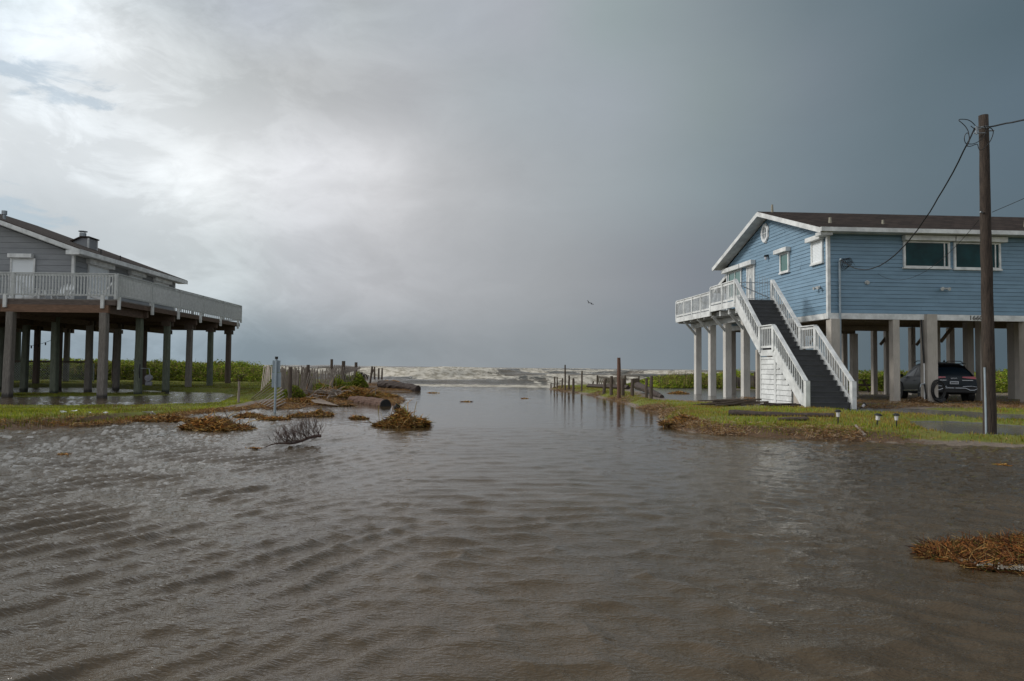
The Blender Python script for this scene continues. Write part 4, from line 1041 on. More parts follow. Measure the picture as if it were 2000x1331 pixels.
# piles
pj = random.Random(5)
kinds = ['pile', 'pile_green', 'pile_brown']
PILES = []
for i, y_ in enumerate((.0, 3.1, 6.0, 8.8, 11.8, 14.8)):
    PILES.append((-.17, y_, (0, 1, 1, 0, 1, 2)[i]))
    PILES.append((-4.17, y_, (0, 1, 0, 0, 2, 2)[i]))
    if i: PILES.append((-7.45, y_, pj.randrange(3)))
    if i > 2: PILES.append((-10.6, y_, pj.randrange(3)))
    if i > 3: PILES.append((-13.8, y_, pj.randrange(3)))
for x_, y_, k_ in PILES:
    s_ = .31 if y_ < .1 else .28; lx, ly = pj.uniform(-.04, .04), pj.uniform(-.04, .04)
    b = MB(); zs = [-.4, .6, 1.6, 2.6, 3.64]; prev = None; vs = []
    for q, z_ in enumerate(zs):
        t_ = z_/3.64; dx = lx*(1-t_)+pj.uniform(-.008, .008); dy = ly*(1-t_); h_ = s_/2*(1.06-.08*t_); c_ = h_*.80
        vs += [(x_+dx-c_, y_+dy-h_, z_), (x_+dx+c_, y_+dy-h_, z_), (x_+dx+h_, y_+dy-c_, z_), (x_+dx+h_, y_+dy+c_, z_), (x_+dx+c_, y_+dy+h_, z_), (x_+dx-c_, y_+dy+h_, z_), (x_+dx-h_, y_+dy+c_, z_), (x_+dx-h_, y_+dy-c_, z_)]
    fs = [tuple(range(8))[::-1], tuple(range(32, 40))]
    for q in range(4):
        for j in range(8): fs.append((q*8+j, q*8+(j+1) % 8, q*8+8+(j+1) % 8, q*8+8+j))
    b.add(vs, fs); po = part(b, 'pile', M[kinds[k_]], GH)
    if y_ > 5:
        each(MB().box(x_-.23, x_+.23, y_-.20, y_-.162, 3.42, 3.66).box(x_-.23, x_+.23, y_+.162, y_+.2, 3.42, 3.66), 'pile_cap', M['pile_brown'], po)

# ================================================================== CAR under the blue house
def make_car():
    cl = D(1813, 740, 28.55)[:2]
    T_ = thing('parked_car', 'dark blue compact SUV parked on the slab between the white stilts', 'car', (cl[0], cl[1], .28), -radians(15.5))
    # local: x 0..1.86 left to right, y 0 (rear) .. 4.6 (front)
    Wd = 1.86; cxm = Wd/2
    # stations: y, sill z, belt z, roof z, half widths at sill, mid, belt, roof
    ST_ = [(0.00, .52, .92, .95, .74, .80, .74, .60), (.06, .36, .98, 1.08, .84, .89, .84, .66), (.30, .30, 1.03, 1.36, .88, .925, .87, .62), (.62, .28, 1.03, 1.56, .90, .93, .88, .58),
           (1.1, .26, 1.02, 1.63, .90, .93, .88, .58), (1.9, .24, 1.0, 1.66, .90, .925, .88, .59), (2.6, .24, .98, 1.62, .90, .925, .88, .58), (3.1, .24, .97, 1.40, .90, .925, .87, .60),
           (3.55, .26, .96, 1.08, .90, .925, .86, .64), (3.9, .28, .93, .97, .89, .92, .84, .66), (4.3, .30, .84, .88, .86, .88, .78, .62), (4.55, .36, .70, .74, .76, .79, .70, .56), (4.62, .42, .62, .64, .66, .68, .62, .5)]
    prof = []
    for (y, zs, zb, zr, ws, wm, wb, wr) in ST_:
        zm = zs+(zb-zs)*.45; r_ = []
        half = [(ws*.9, zs), (ws, zs+.06), (wm, zm), (wb+.01, zb-.05), (wb-.02, zb), (wr+(wb-wr)*.25, zb+(zr-zb)*.72), (wr, zr-.015), (wr*.6, zr+.015), (0, zr+.022)]
        for a, z in half: r_.append((cxm+a, y, z))
        for a, z in half[:-1][::-1]: r_.append((cxm-a, y, z))
        prof.append(r_)
    n = len(prof[0]); b = MB(); vs = [p for r_ in prof for p in r_]; fs = []
    for i in range(len(prof)-1):
        for j in range(n): fs.append((i*n+j, i*n+(j+1) % n, (i+1)*n+(j+1) % n, (i+1)*n+j))
    fs.append(tuple(range(n))); fs.append(tuple(range((len(prof)-1)*n, len(prof)*n))[::-1])
    b.add(vs, fs); body = part(b, 'body', M['carpaint'], T_, smooth=True)
    sb = body.modifiers.new('sub', 'SUBSURF'); sb.levels = 1; sb.render_levels = 2
    # glass: rear window and side windows following the sections
    def side_pt(i, t_, sgn, off=.012):
        y, zs, zb, zr, ws, wm, wb, wr = ST_[i]
        a = wb-.02+(wr+(wb-wr)*.25-(wb-.02))*t_; z = zb+(zr-zb)*.72*t_
        return (cxm+sgn*(a+off), y, z)
    for sgn in (-1, 1):
        for ids in ((2, 3, 4), (4, 5), (5, 6, 7, 8)):
            g = MB(); lo_ = [side_pt(i, .10, sgn) for i in ids]; hi = [side_pt(i, .98, sgn) for i in ids]
            if ids[0] != 2: lo_[0] = (lo_[0][0], lo_[0][1]+.06, lo_[0][2]); hi[0] = (hi[0][0], hi[0][1]+.06, hi[0][2])
            g.add(lo_+hi[::-1], [tuple(range(len(lo_)*2))]); part(g, 'side_window', M['carglass'], T_)
    g = MB(); g.add([(cxm-.70, .085, 1.08), (cxm+.70, .085, 1.08), (cxm+.56, .47, 1.50), (cxm-.56, .47, 1.50)], [(0, 1, 2, 3)])
    part(g, 'rear_window', M['carglass'], T_)
    part(MB().beam((cxm-.56, .42, 1.585), (cxm+.56, .42, 1.585), .26, .035), 'spoiler', M['carblack'], T_, bevel=.01)
    part(MB().prism([(.9, 1.66), (1.12, 1.66), (1.0, 1.75)], 'x', cxm-.015, cxm+.015), 'antenna', M['carblack'], T_)
    for sgn in (-1, 1):
        part(MB().tube([(cxm+sgn*.60, .7, 1.60), (cxm+sgn*.61, 1.0, 1.70), (cxm+sgn*.61, 2.3, 1.72), (cxm+sgn*.60, 2.7, 1.64)], .018, 6), 'roof_rail', M['carblack'], T_)
        # tail light: lens wrapping the corner
        tl = MB(); tl.add([(cxm+sgn*.30, -.02, 1.00), (cxm+sgn*.80, .02, .95), (cxm+sgn*.93, .32, .98), (cxm+sgn*.91, .34, 1.05), (cxm+sgn*.78, .03, 1.06), (cxm+sgn*.30, .0, 1.05)], [(0, 1, 4, 5), (1, 2, 3, 4)])
        part(tl, 'taillight', M['redlens'], T_)
        part(MB().beam((cxm+sgn*.28, -.035, .90), (cxm+sgn*.68, -.0, .90), .02, .018), 'reflector', M['chrome'], T_)
        hl = MB(); hl.add([(cxm+sgn*.45, 4.60, .62), (cxm+sgn*.80, 4.45, .66), (cxm+sgn*.80, 4.42, .78), (cxm+sgn*.45, 4.56, .72)], [(0, 1, 2, 3)]); part(hl, 'headlight', M['chrome'], T_)
        part(MB().prism([(-.06, 1.0), (.10, 1.0), (.12, 1.14), (-.04, 1.15)], 'y', 3.20, 3.32) if False else MB().box(cxm+sgn*.90-(.2 if sgn < 0 else 0), cxm+sgn*.90+(.2 if sgn > 0 else 0), 3.18, 3.30, .99, 1.13), 'wing_mirror', M['carblack'], T_, bevel=.03)
        part(MB().beam((cxm+sgn*.925, 1.25, .44), (cxm+sgn*.925, 3.1, .38), .02, .03), 'sill_trim', M['chrome'], T_)
        for y_ in (1.75, 2.85): part(MB().beam((cxm+sgn*.935, y_-.1, .86), (cxm+sgn*.935, y_+.1, .86), .02, .025), 'door_handle', M['carblack'], T_)
        for y_ in (.88, 3.62):
            wh = MB().tube([(cxm+sgn*.72, y_, .35), (cxm+sgn*.92, y_, .35)], [.36, .36], 24); wo = part(wh, 'wheel', M['carblack'], T_)
            rm = MB().tube([(cxm+sgn*.915, y_, .35), (cxm+sgn*.928, y_, .35)], [.24, .22], 20)
            for q in range(5): rm.beam((cxm+sgn*.932, y_, .35), (cxm+sgn*.932, y_+.22*cos(q*1.2566), .35+.22*sin(q*1.2566)), .02, .05, (1, 0, 0))
            part(rm, 'rim', M['metal'], wo)
            part(MB().tube([(cxm+sgn*.70, y_, .36), (cxm+sgn*.934, y_, .36)], [.42, .42], 24), 'wheel_arch', M['carblack'], T_)
    # lower bumper, plate, badge and chrome swoops
    bpr = MB().box(cxm-.80, cxm+.80, -.05, .2, .36, .66); part(bpr, 'bumper', M['carblack'], T_, bevel=.05)
    for sgn in (-1, 1):
        pts = [(cxm+sgn*.28, -.075, .64), (cxm+sgn*.62, -.06, .66), (cxm+sgn*.80, -.04, .63), (cxm+sgn*.82, -.04, .56), (cxm+sgn*.70, -.06, .50), (cxm+sgn*.55, -.07, .50), (cxm+sgn*.38, -.075, .58), (cxm+sgn*.02, -.075, .58)]
        part(MB().tube(pts, .013, 6), 'chrome_trim', M['chrome'], T_)
    pl = part(MB().box(cxm-.155, cxm+.155, -.045, .02, .74, .86), 'licence_plate', M['plate'], T_)
    k_ = MB(); r5 = random.Random(3)
    for q in range(6): k_.box(cxm-.125+q*.043, cxm-.125+q*.043+.026, -.05, -.044, .765+r5.uniform(0, .01), .83)
    part(k_, 'plate_marks', M['carpaint'], pl)
    em = MB(); x0 = cxm-.11; y0 = -.03; z0, z1 = .955, 1.005
    strokes = [((0, 0), (0, 1)), ((0, 0), (.9, 1)), ((.3, .5), (.95, 0)), ((.95, 0), (1.3, 1)), ((1.3, 1), (1.75, 0)), ((1.75, 0), (2.35, 1)), ((2.35, 1), (2.8, 0))]
    for (a, b_), (c, d) in strokes: em.beam((x0+a*.078, y0, z0+b_*.05), (x0+c*.078, y0, z0+d*.05), .012, .010, (0, 1, 0))
    part(em, 'badge', M['plate'], T_)
make_car()

# ---- hose coil and standpipe on the thick stilt
hc = HW(4.15, -.30, 0)
th = thing('garden_hose', 'coiled black hose hanging on the thick white stilt in front of the parked car', 'hose', HW(4.22, -.24, .32), YR)
hm = MB(); r5 = random.Random(2)
for q in range(6):
    rr, zz = .27+r5.uniform(-.045, .045), .44+r5.uniform(-.05, .05)
    hm.tube([(cos(a)*rr*.86+r5.uniform(-.006, .006), -.02-.022*q*.7, zz+sin(a)*rr*1.3) for a in np.linspace(0, 2*pi, 30)], .017, 6, cap=False)
for q in range(3): hm.tube([(-.2, -.08, .15-.02*q), (0, -.16, .02+.04*q), (.24, -.1, .10+.03*q)], .024, 6)
hm.build('coil', M['dark'], th)
sp = thing('standpipe', 'thin outdoor standpipe with white lower half and tap beside the thick stilt', 'water pipe', HW(3.78, -.12, .3), YR)
MB().tube([(0, 0, 1.55), (-.02, .02, 2.2), (-.05, .05, 3.27)], .032, 8).build('upper_pipe', M['dark'], sp)
MB().tube([(.0, 0, 0), (0, 0, .6), (0, 0, 1.56)], .022, 8).build('lower_pipe', M['plastic_white'], sp)
MB().tube([(-.16, -.03, .72), (0, -.03, .74)], .03, 6).tube([(-.16, -.03, .72), (-.2, -.05, .6)], .02, 6).build('tap', M['metal'], sp)
MB().tube([(.06, -.03, 0), (.03, -.05, .3), (-.02, -.03, .75)], .03, 6).build('hose_end', M['dark'], sp)

# ---- picnic table
p0 = land(1683, 767)
pt = thing('picnic_table', 'dark wooden picnic table standing behind the white stilts of the blue house', 'picnic table', (p0[0], p0[1], .29), YR)
b = MB()
for q in range(5): b.box(-.37+q*.15, -.37+q*.15+.14, 0, 1.7, .70, .74)
b.build('tabletop', M['stick'], pt)
for sgn in (-1, 1):
    b = MB()
    for q in range(2): b.box(sgn*.68-.14+q*.145, sgn*.68-.005+q*.145, 0, 1.7, .42, .455)
    b.build('bench', M['stick'], pt)
for y_ in (.25, 1.45):
    for sgn in (-1, 1): MB().beam((sgn*.28, y_+.02*sgn, .69), (sgn*.62, y_+.02*sgn, 0), .04, .09).build('leg', M['stick'], pt)
    MB().beam((-.78, y_+.06, .40), (.78, y_+.06, .40), .04, .09).build('crossbar', M['stick'], pt)

# ================================================================== UTILITY POLE AND CABLES
pb = D(1933.5, 849, 15.1); pb[2] = max(.1, zt(pb[0], pb[1]))
topp = D(1921, 226, pb[1])
UP = thing('utility_pole', 'tall dark wooden utility pole at the edge of the right bank', 'utility pole', pb)
L_ = topp-pb
zs = np.linspace(-.3, 1, 22); jr = random.Random(8)
MB().tube([tuple(L_*t_+np.array((jr.uniform(-.006, .006), 0, 0))) for t_ in zs], [.128-.036*max(t_, 0) for t_ in zs], 18, jit=.03).build('pole', M['pole'], UP, smooth=True)
MB().tube([(-.118, -.05, .0), (-.112+L_[0]*.12, -.04, .9), (-.118+L_[0]*.22, -.04, 1.45)], .022, 8).build('cable_guard', M['greymetal'], UP)
hw = MB().tube([L_*.955+np.array((.0, -.09, 0)), L_*.955+np.array((-.28, -.12, .02))], .012, 6).tube([L_*.945+np.array((-.02, -.09, -.04)), L_*.945+np.array((-.30, -.10, -.05))], .012, 6).tube([L_*.948+np.array((-.25, -.12, .06)), L_*.948+np.array((-.25, -.11, -.1))], .022, 6).tube([L_*.95+np.array((.05, -.02, .0)), L_*.95+np.array((.19, -.05, .0))], .016, 6)
each(hw, 'bracket', M['metal'], UP)
bd = MB()
for q in range(2): bd.tube([L_*(.957+q*.004)+np.array((cos(a)*.10, sin(a)*.10, 0)) for a in np.linspace(0, 2*pi, 16)], .007, 5)
bd.build('steel_band', M['metal'], UP)
MB().tube([L_*.688+np.array((-.1, -.05, 0)), L_*.688+np.array((-.16, -.06, .02))], .02, 6).build('lower_bracket', M['metal'], UP)
def pxp(x, y, Y): return D(x, y, Y)
def sagline(a, b_, sag, n=26, jitx=0):
    a = np.array(a); b_ = np.array(b_); r7 = random.Random(4)
    return [a+(b_-a)*t_-np.array((0, 0, sag*4*t_*(1-t_)))+np.array((r7.uniform(-jitx, jitx), 0, r7.uniform(-jitx, jitx))) for t_ in np.linspace(0, 1, n)]
att = topp+np.array((-.27, -.1, -.32))
wh = HW(.40, -.24, 5.88)
def cable(name, label, paths, rad):
    b = MB()
    for p_ in paths: b.tube(p_, rad, 6)
    o = b.build(name, M['wire'], None)
    return tag(o, label, 'cable')
yP = pb[1]-.12
cable('service_cable', 'thick black service cable sagging from the pole top down to the blue house', [sagline(att, wh, 1.45, 40, .008)], .017)
cable('supply_cable', 'twisted black cable running from the pole top up to the right', [sagline(topp+np.array((.10, -.05, -.27)), topp+np.array((.10, -.05, -.27))+(pxp(2080, 190, pb[1]-3.2)-topp-np.array((.10, -.05, -.27)))*5, .35, 60, .008)], .018)
cable('lower_cable', 'thin cable from the right past the middle of the pole to the blue house wall', [sagline(pb+L_*.688+np.array((.05, -.13, 0))+(pxp(2120, 318, pb[1]-2.0)-pb-L_*.688-np.array((.05, -.13, 0)))*5, pb+L_*.688+np.array((.05, -.13, 0)), .25, 50), sagline(pb+L_*.688+np.array((-.1, -.12, 0)), HW(2.0, -.04, 5.38), .75, 30)], .006)
def lp(pts): return [pxp(x, y, yP-.02*i) for i, (x, y) in enumerate(pts)]
def smooth_pts(pts, k_=5):
    P_ = [np.array(p) for p in pts]; out = []
    for i in range(len(P_)-1):
        a, b_, c, d = P_[max(i-1, 0)], P_[i], P_[i+1], P_[min(i+2, len(P_)-1)]
        for t_ in np.linspace(0, 1, k_, endpoint=False):
            out.append(.5*((2*b_)+(-a+c)*t_+(2*a-5*b_+4*c-d)*t_**2+(-a+3*b_-3*c+d)*t_**3))
    return out+[P_[-1]]
lps = [[(1905, 246), (1897, 238), (1888, 234), (1875, 233.5), (1873, 236), (1878, 240), (1886, 248), (1891, 257), (1893, 268), (1893.5, 275), (1891, 281)],
       [(1891, 281), (1886, 280), (1883.5, 272), (1885, 264), (1889, 260), (1892, 263), (1893, 270), (1891, 281)],
       [(1891, 281.5), (1900, 281.5), (1909, 278), (1917, 272), (1923, 264), (1926, 254), (1922, 246)],
       [(1889, 286), (1896, 286), (1904, 283), (1909, 282.5), (1911, 289), (1914, 293.5), (1921, 291), (1929, 283), (1936, 272), (1940, 259), (1937, 252), (1932, 250)],
       [(1905, 253), (1899, 262), (1893, 274), (1889, 286)], [(1896, 246.5), (1903, 252)]]
cable('cable_loops', 'loose loops of black cable hanging around the top of the pole', [smooth_pts(lp(p_)) for p_ in lps], .0085)

# ================================================================== SMALL THINGS ON THE BANKS
def solar_light(px, py, label, tilt=(0, 0), hh=.34, s_=1.0):
    s_ *= .85
    p_ = land(px, py); t = thing('garden_light', label, 'garden light', p_, 0, 'solar garden lights on the bank')
    MB().tube([(0, 0, -.1), (0, 0, hh*.5)], .014, 6).build('stake', M['dark'], t)
    MB().tube([(0, 0, hh*.5), (0, 0, hh*.85)], [.042*s_, .052*s_], 10).build('lamp_glass', M['lampwhite'], t)
    MB().tube([(0, 0, hh*.84), (0, 0, hh*.9), (0, 0, hh)], [.085*s_, .085*s_, .04*s_], 12).build('lamp_cap', M['dark'], t)
    t.rotation_euler = (tilt[0], tilt[1], 0)
solar_light(1637, 829, 'garden light standing before the bottom step of the stairs', hh=.36)
solar_light(1712, 834, 'leaning garden light, wider lamp, between the log and its slim neighbour', (.05, .14), hh=.32, s_=1.2)
solar_light(1751, 835, 'slim upright garden light, the nearest one to the utility pole', hh=.33)
solar_light(1678, 801, 'toppled garden light on the wet strip right of the stairs', (.1, .75), hh=.30)

SP = []
def stake(px, top, base, label, r_=.045, m='stick', lean=0, lab_group='wooden stakes on the sandbar'):
    p_ = land(px, base); tp = D(px+lean, top, p_[1]); d = tp-p_; jr = random.Random(int(px*7))
    pts = [p_*0+d*t_+np.array((jr.uniform(-.012, .012), jr.uniform(-.012, .012), 0)) for t_ in (-.35/max(d[2], .3), .25, .5, .75, 1)]
    b = MB().tube(pts, [r_*1.05, r_, r_*.97, r_*.95, r_*.86], 8, jit=.08)
    o = b.build('wooden_stake', M[m], None, loc=tuple(p_)); tag(o, label, 'stake', lab_group)
STK = [(1075.7, 749, 760, 'shortest stake at the far left tip of the sandbar', .05), (1083, 736, 760, 'stake with a bent twig at its top near the sandbar tip', .055),
 (1088, 737, 761, 'plain stake close behind the one with a bent twig', .045), (1098, 739, 761, 'slim stake left of the tall stick on the sandbar', .055),
 (1103.5, 713, 760, 'tall thin stick standing out above the sea on the sandbar', .055), (1111, 734, 762, 'stake just right of the tall thin stick', .065),
 (1119.5, 739, 763, 'thick short stake two right of the tall thin stick', .075), (1136, 725, 763, 'lone dark stake rising from the grassy edge left of the plank', .055),
 (1156.5, 745, 754.5, 'small slanting stake far back left of the slat panel', .06),
 (1179.5, 740, 769, 'slanting dark stake before the left end of the dark plank', .09), (1194, 735, 773, 'dark stake beside the slat panel, in front of the plank', .085),
 (1216, 740, 773, 'short thick stake right behind the tall reddish post', .09), (1235, 740, 774, 'greenish stake between the reddish post and the bank log', .085),
 (1247.5, 735, 754, 'thin far stake beside the little brown board', .06), (1262, 739, 778, 'stake against the dark end of the bank log', .07),
 (1272, 735, 780, 'greenish thick stake standing over the middle of the bank log', .075), (1295, 735, 744, 'small stake poking out of the dune plants', .06)]
for px, top, base, lab, r_ in STK: stake(px, top, base, lab, r_, lean=(3 if px in (1179.5, 1156.5) else .5))
stake(1208.5, 699, 777, 'tall reddish brown post rising above the other stakes', .09, 'redpost', 0)
tw = MB().tube([D(1083, 737, 50), D(1081, 735.5, 50), D(1080, 735, 50)], .02, 5)

# the little board and the dark plank
p_ = land(1243.5, 757); t = thing('small_board', 'small brown board nailed to a short post beyond the stakes', 'board', p_)
MB().box(-.23, .19, -.04, .03, .30, .60).build('board', M['stick'], t); MB().box(-.03, .05, -.03, .05, -.2, .31).build('post', M['stick'], t)
def log_between(name, label, cat, a, b_, r0, r1, m, endm=None, z_off=0, seg=10, bend=.05, n=14, jit=.07):
    a = np.array(a, float); b_ = np.array(b_, float); jr = random.Random(int(abs(a[0]*91)))
    t = thing(name, label, cat, a); d = b_-a
    pts = [d*q/(seg-1)+np.array((0, 0, bend*sin(pi*q/(seg-1))+z_off)) for q in range(seg)]
    rr = [r0+(r1-r0)*q/(seg-1)+jr.uniform(-.008, .008) for q in range(seg)]
    MB().tube(pts, rr, n, jit=jit).build('trunk', M[m], t)
    if endm:
        e = MB(); dn = d/np.linalg.norm(d); e.tube([pts[-1]-dn*.01, pts[-1]+dn*.03], [rr[-1]*1.04, rr[-1]*1.0], n, jit=.03); e.build('cut_end', M[endm], t)
    return t
log_between('timber_plank', 'long dark plank lying on the sandbar behind the stakes', 'plank', land(1149, 757.5)+np.array((0, 0, .1)), land(1227, 761)+np.array((0, 0, .1)), .17, .17, 'log', n=4, bend=0)
t = log_between('driftwood_log', 'dark log tipped up on the grassy bank among the stakes', 'log', land(1293, 778)+np.array((0, 0, .05)), land(1246, 768)+np.array((0, 0, .38)), .10, .21, 'log', 'palm', bend=.02)
t = log_between('driftwood_log', 'long thin blackened log lying in the grass in front of the stairs', 'log', land(1630, 816)+np.array((0, 0, .06)), land(1424, 812)+np.array((0, 0, .07)), .055, .10, 'log', seg=16, bend=-.02)
t = log_between('driftwood_log', 'short broken log touching the long thin log near the garden lights', 'log', land(1578, 822)+np.array((0, 0, .05)), land(1520, 822)+np.array((0, 0, .03)), .055, .05, 'stick', bend=.0)
t = log_between('driftwood_log', 'pale broken stick on the litter left of the garden lights', 'stick', land(1672, 838)+np.array((0, 0, .07)), land(1690, 846)+np.array((0, 0, .03)), .03, .03, 'slat', bend=.0, n=8)
# big logs by the channel
t = log_between('palm_log', 'thick reddish fibrous log with a black cut end lying on wet sand', 'log', land(684, 783)+np.array((0, 0, .04)), land(753, 794)+np.array((0, 0, .04)), .15, .22, 'palm', 'logend', seg=22, bend=.03, jit=.13)
t = log_between('driftwood_log', 'long dark driftwood log pointing into the channel farthest from the viewer', 'log', land(742, 757)+np.array((0, 0, .20)), land(816, 764)+np.array((0, 0, .10)), .26, .24, 'log', 'log', seg=18, bend=.05, jit=.12)
t = log_between('log_stump', 'small black stump just right of the palm log end', 'stump', land(772, 798)+np.array((0, 0, .02)), land(779, 798)+np.array((0, -.12, .10)), .08, .11, 'logend', bend=.0, seg=4)
# stacked driftwood before the stair box
t = thing('driftwood_heap', 'flat heap of grey sticks and boards in front of the white stair box', 'driftwood', land(1432, 792))
hb = MB(); r6 = random.Random(12)
for q in range(26):
    a = r6.uniform(-.25, .25); L2 = r6.uniform(.3, .85); c = np.array((r6.uniform(-.6, .6), r6.uniform(-.35, .35), r6.uniform(.02, .20)))
    d = np.array((cos(a)*L2, sin(a)*L2, r6.uniform(-.05, .09))); hb.tube([c-d, c+d], [r6.uniform(.015, .035)]*2, 6)
hb.build('sticks', M['stick'], t)
t = thing('driftwood_heap', 'thin row of dark sticks along the foot of the staircase', 'driftwood', land(1540, 795))
hb = MB()
for q in range(14):
    a = r6.uniform(-.3, .3)-.1; L2 = r6.uniform(.2, .7); c = np.array((r6.uniform(-.8, .5), r6.uniform(-.15, .15), r6.uniform(.02, .10)))
    d = np.array((cos(a)*L2, sin(a)*L2, r6.uniform(-.03, .05))); hb.tube([c-d, c+d], [r6.uniform(.012, .03)]*2, 6)
hb.build('sticks', M['log'], t)

# ---- mounds of reed and straw
def mound(name, label, cat, px, py, rx, ry, h, n, L2, wd, cols, base=None, lumps=3, seed=0, stems=0):
    p_ = land(px, py) if base is None else np.array(base, float)
    r8 = np.random.default_rng(seed); t = thing(name, label, cat, p_)
    cx_, cy_, ch_ = [0], [0], [1]
    for q in range(lumps): cx_.append(r8.uniform(-.55, .55)*rx); cy_.append(r8.uniform(-.4, .4)*ry); ch_.append(r8.uniform(.35, .8))
    a = r8.uniform(0, 2*pi, n*2); rr = np.sqrt(r8.random(n*2)); x = np.cos(a)*rr*rx; y = np.sin(a)*rr*ry
    top = np.zeros_like(x)
    for u_, v_, w_ in zip(cx_, cy_, ch_): top = np.maximum(top, w_*np.exp(-(((x-u_)/(rx*.48))**2+((y-v_)/(ry*.5))**2)))
    top = top*h*(1+.9*fbm(x, y, 2.2/rx, 3, seed)); top = top[:n]; x = x[:n]; y = y[:n]
    z = np.maximum(top, .01)*r8.random(n)**.4
    global rng
    c = palette(n, cols, .35)*(.35+.75*(z/np.maximum(top, .02)))[:, None]*r8.choice([.45, .8, 1.0, 1.25], n)[:, None]  # strands deep in the heap get darker colours, painted inner shade
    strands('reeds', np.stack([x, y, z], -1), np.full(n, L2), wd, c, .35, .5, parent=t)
    if stems:
        k_ = r8.integers(0, n, stems); P_ = np.stack([x, y, z], -1)[k_]; dr = np.stack([r8.normal(size=stems)*.8, r8.normal(size=stems)*.5, np.abs(r8.normal(size=stems))*.9+.2], -1)
        strands('stalks', P_+dr*L2*.5, np.full(stems, L2*2.2), wd*1.1, palette(stems, cols, .3), .2, .6, parent=t, dirs=dr)
    return t
mound('reed_mound', 'tall golden brown heap of reeds sitting in the water right of the palm log', 'reed heap', 785, 832, .66, .5, .46, 2600, .30, .0095, STRAW_G, seed=1, stems=26)
mound('reed_mound', 'small flat tuft of reeds left of the tall golden heap', 'reed heap', 701, 818, .26, .18, .10, 420, .16, .008, STRAW, seed=2)
mound('reed_mound', 'broad brown reed heap at the water edge in front of the left lawn', 'reed heap', 425, 838, .80, .6, .30, 3000, .28, .009, STRAW, seed=3, stems=22)
mound('reed_mound', 'reed tuft in the shallows straight behind the bare branch', 'reed heap', 622, 812, .45, .35, .16, 900, .2, .009, STRAW_G, seed=4)
mound('reed_mound', 'low reed patch left of the tuft behind the bare branch', 'reed heap', 585, 814, .35, .3, .11, 600, .2, .009, STRAW, seed=5)
mound('reed_mound', 'dark reed patch beside the foot of the sign post', 'reed heap', 487, 814, .42, .4, .13, 700, .2, .009, STRAW, seed=6)
mound('reed_mound', 'reed patch in the shallows in front of the sign post', 'reed heap', 535, 820, .45, .3, .08, 600, .2, .009, STRAW, seed=7)
mound('reed_mound', 'tangle of reeds and roots on the sand at the end of the slat fence', 'reed heap', 645, 775, .95, .9, .42, 3800, .34, .009, STRAW+LITTER, seed=8, stems=60)
mound('reed_mound', 'brown reed bank between the palm log and the fence plants', 'reed heap', 690, 770, 1.2, 1.1, .34, 4200, .34, .009, STRAW_G, seed=9)
mound('reed_mound', 'reed bank lying between the two big logs', 'reed heap', 735, 776, 1.0, 1.0, .24, 3400, .32, .009, STRAW_G, seed=10)
mound('reed_mound', 'reed patch heaped against the far dark log', 'reed heap', 768, 752, .9, .5, .45, 1800, .4, .012, STRAW, base=land(768, 754), seed=11)
mound('reed_mound', 'little reed patch on the wet slab in front of the deck stilts', 'reed heap', 1325, 770, .5, .35, .16, 1000, .22, .008, STRAW, seed=12)
mound('reed_mound', 'dark reed heap at the foot of the thick stilt beside the hose', 'reed heap', 1795, 788, .8, .4, .2, 2600, .22, .007, LITTER, seed=13)
mound('reed_mound', 'tangled reed heap at the left corner of the grassy right bank', 'reed heap', 1335, 828, .55, .5, .20, 1900, .26, .010, LITTER+STRAW_G, seed=14)
mound('reed_mound', 'reed and stick pile between the sign post and the slat fence bush', 'reed heap', 605, 786, .9, .5, .16, 1500, .28, .010, STRAW, seed=21)
mound('reed_mound', 'thin reed drift on the wet sand in front of the root tangle', 'reed heap', 640, 792, 1.0, .35, .09, 1100, .24, .009, LITTER+STRAW, seed=22)
mound('reed_mound', 'long reed drift on the shore between the lawn and the brown heap', 'reed heap', 330, 822, 1.3, .4, .13, 2000, .24, .008, STRAW, seed=23)
mound('reed_mound', 'reed clump draped over the back of the palm log', 'reed heap', 0, 0, .9, .35, .30, 1500, .28, .010, STRAW_G, base=land(694, 783)+np.array((.1, .1, .12)), seed=31)
MR = mound('reed_mound', 'large red brown reed mass floating in the near water at the right edge', 'reed heap', 0, 0, .98, .50, .17, 11000, .22, .0034, WRACK, base=(4.66, 5.62, -.01), lumps=7, seed=15, stems=0)
# foam along its near side
n = 4200; a = rng.uniform(pi*1.0, pi*1.95, n); r_ = rng.normal(1, .07, n)
fx = 4.66+np.cos(a)*.80*r_; fy = 5.62+np.sin(a)*.42*r_; keep = fbm(fx, fy, 3, 3, 99) > -.06; fx, fy = fx[keep], fy[keep]
fb = MB(); rr7 = random.Random(1)
for x_, y_ in zip(fx, fy):
    s_ = rr7.uniform(.004, .013); k_ = 6
    vs = [(x_, y_, .022+s_*.5)]+[(x_+cos(q*2*pi/k_)*s_, y_+sin(q*2*pi/k_)*s_, .012) for q in range(k_)]
    fb.add(vs, [(0, q+1, (q+1) % k_+1) for q in range(k_)])
M['foam'] = mat('water_foam', (.30, .27, .22), .6, .25, 30)
tag(fb.build('foam', M['foam'], None), 'pale foam along the near side of the floating reed mass', 'foam', kind='stuff')
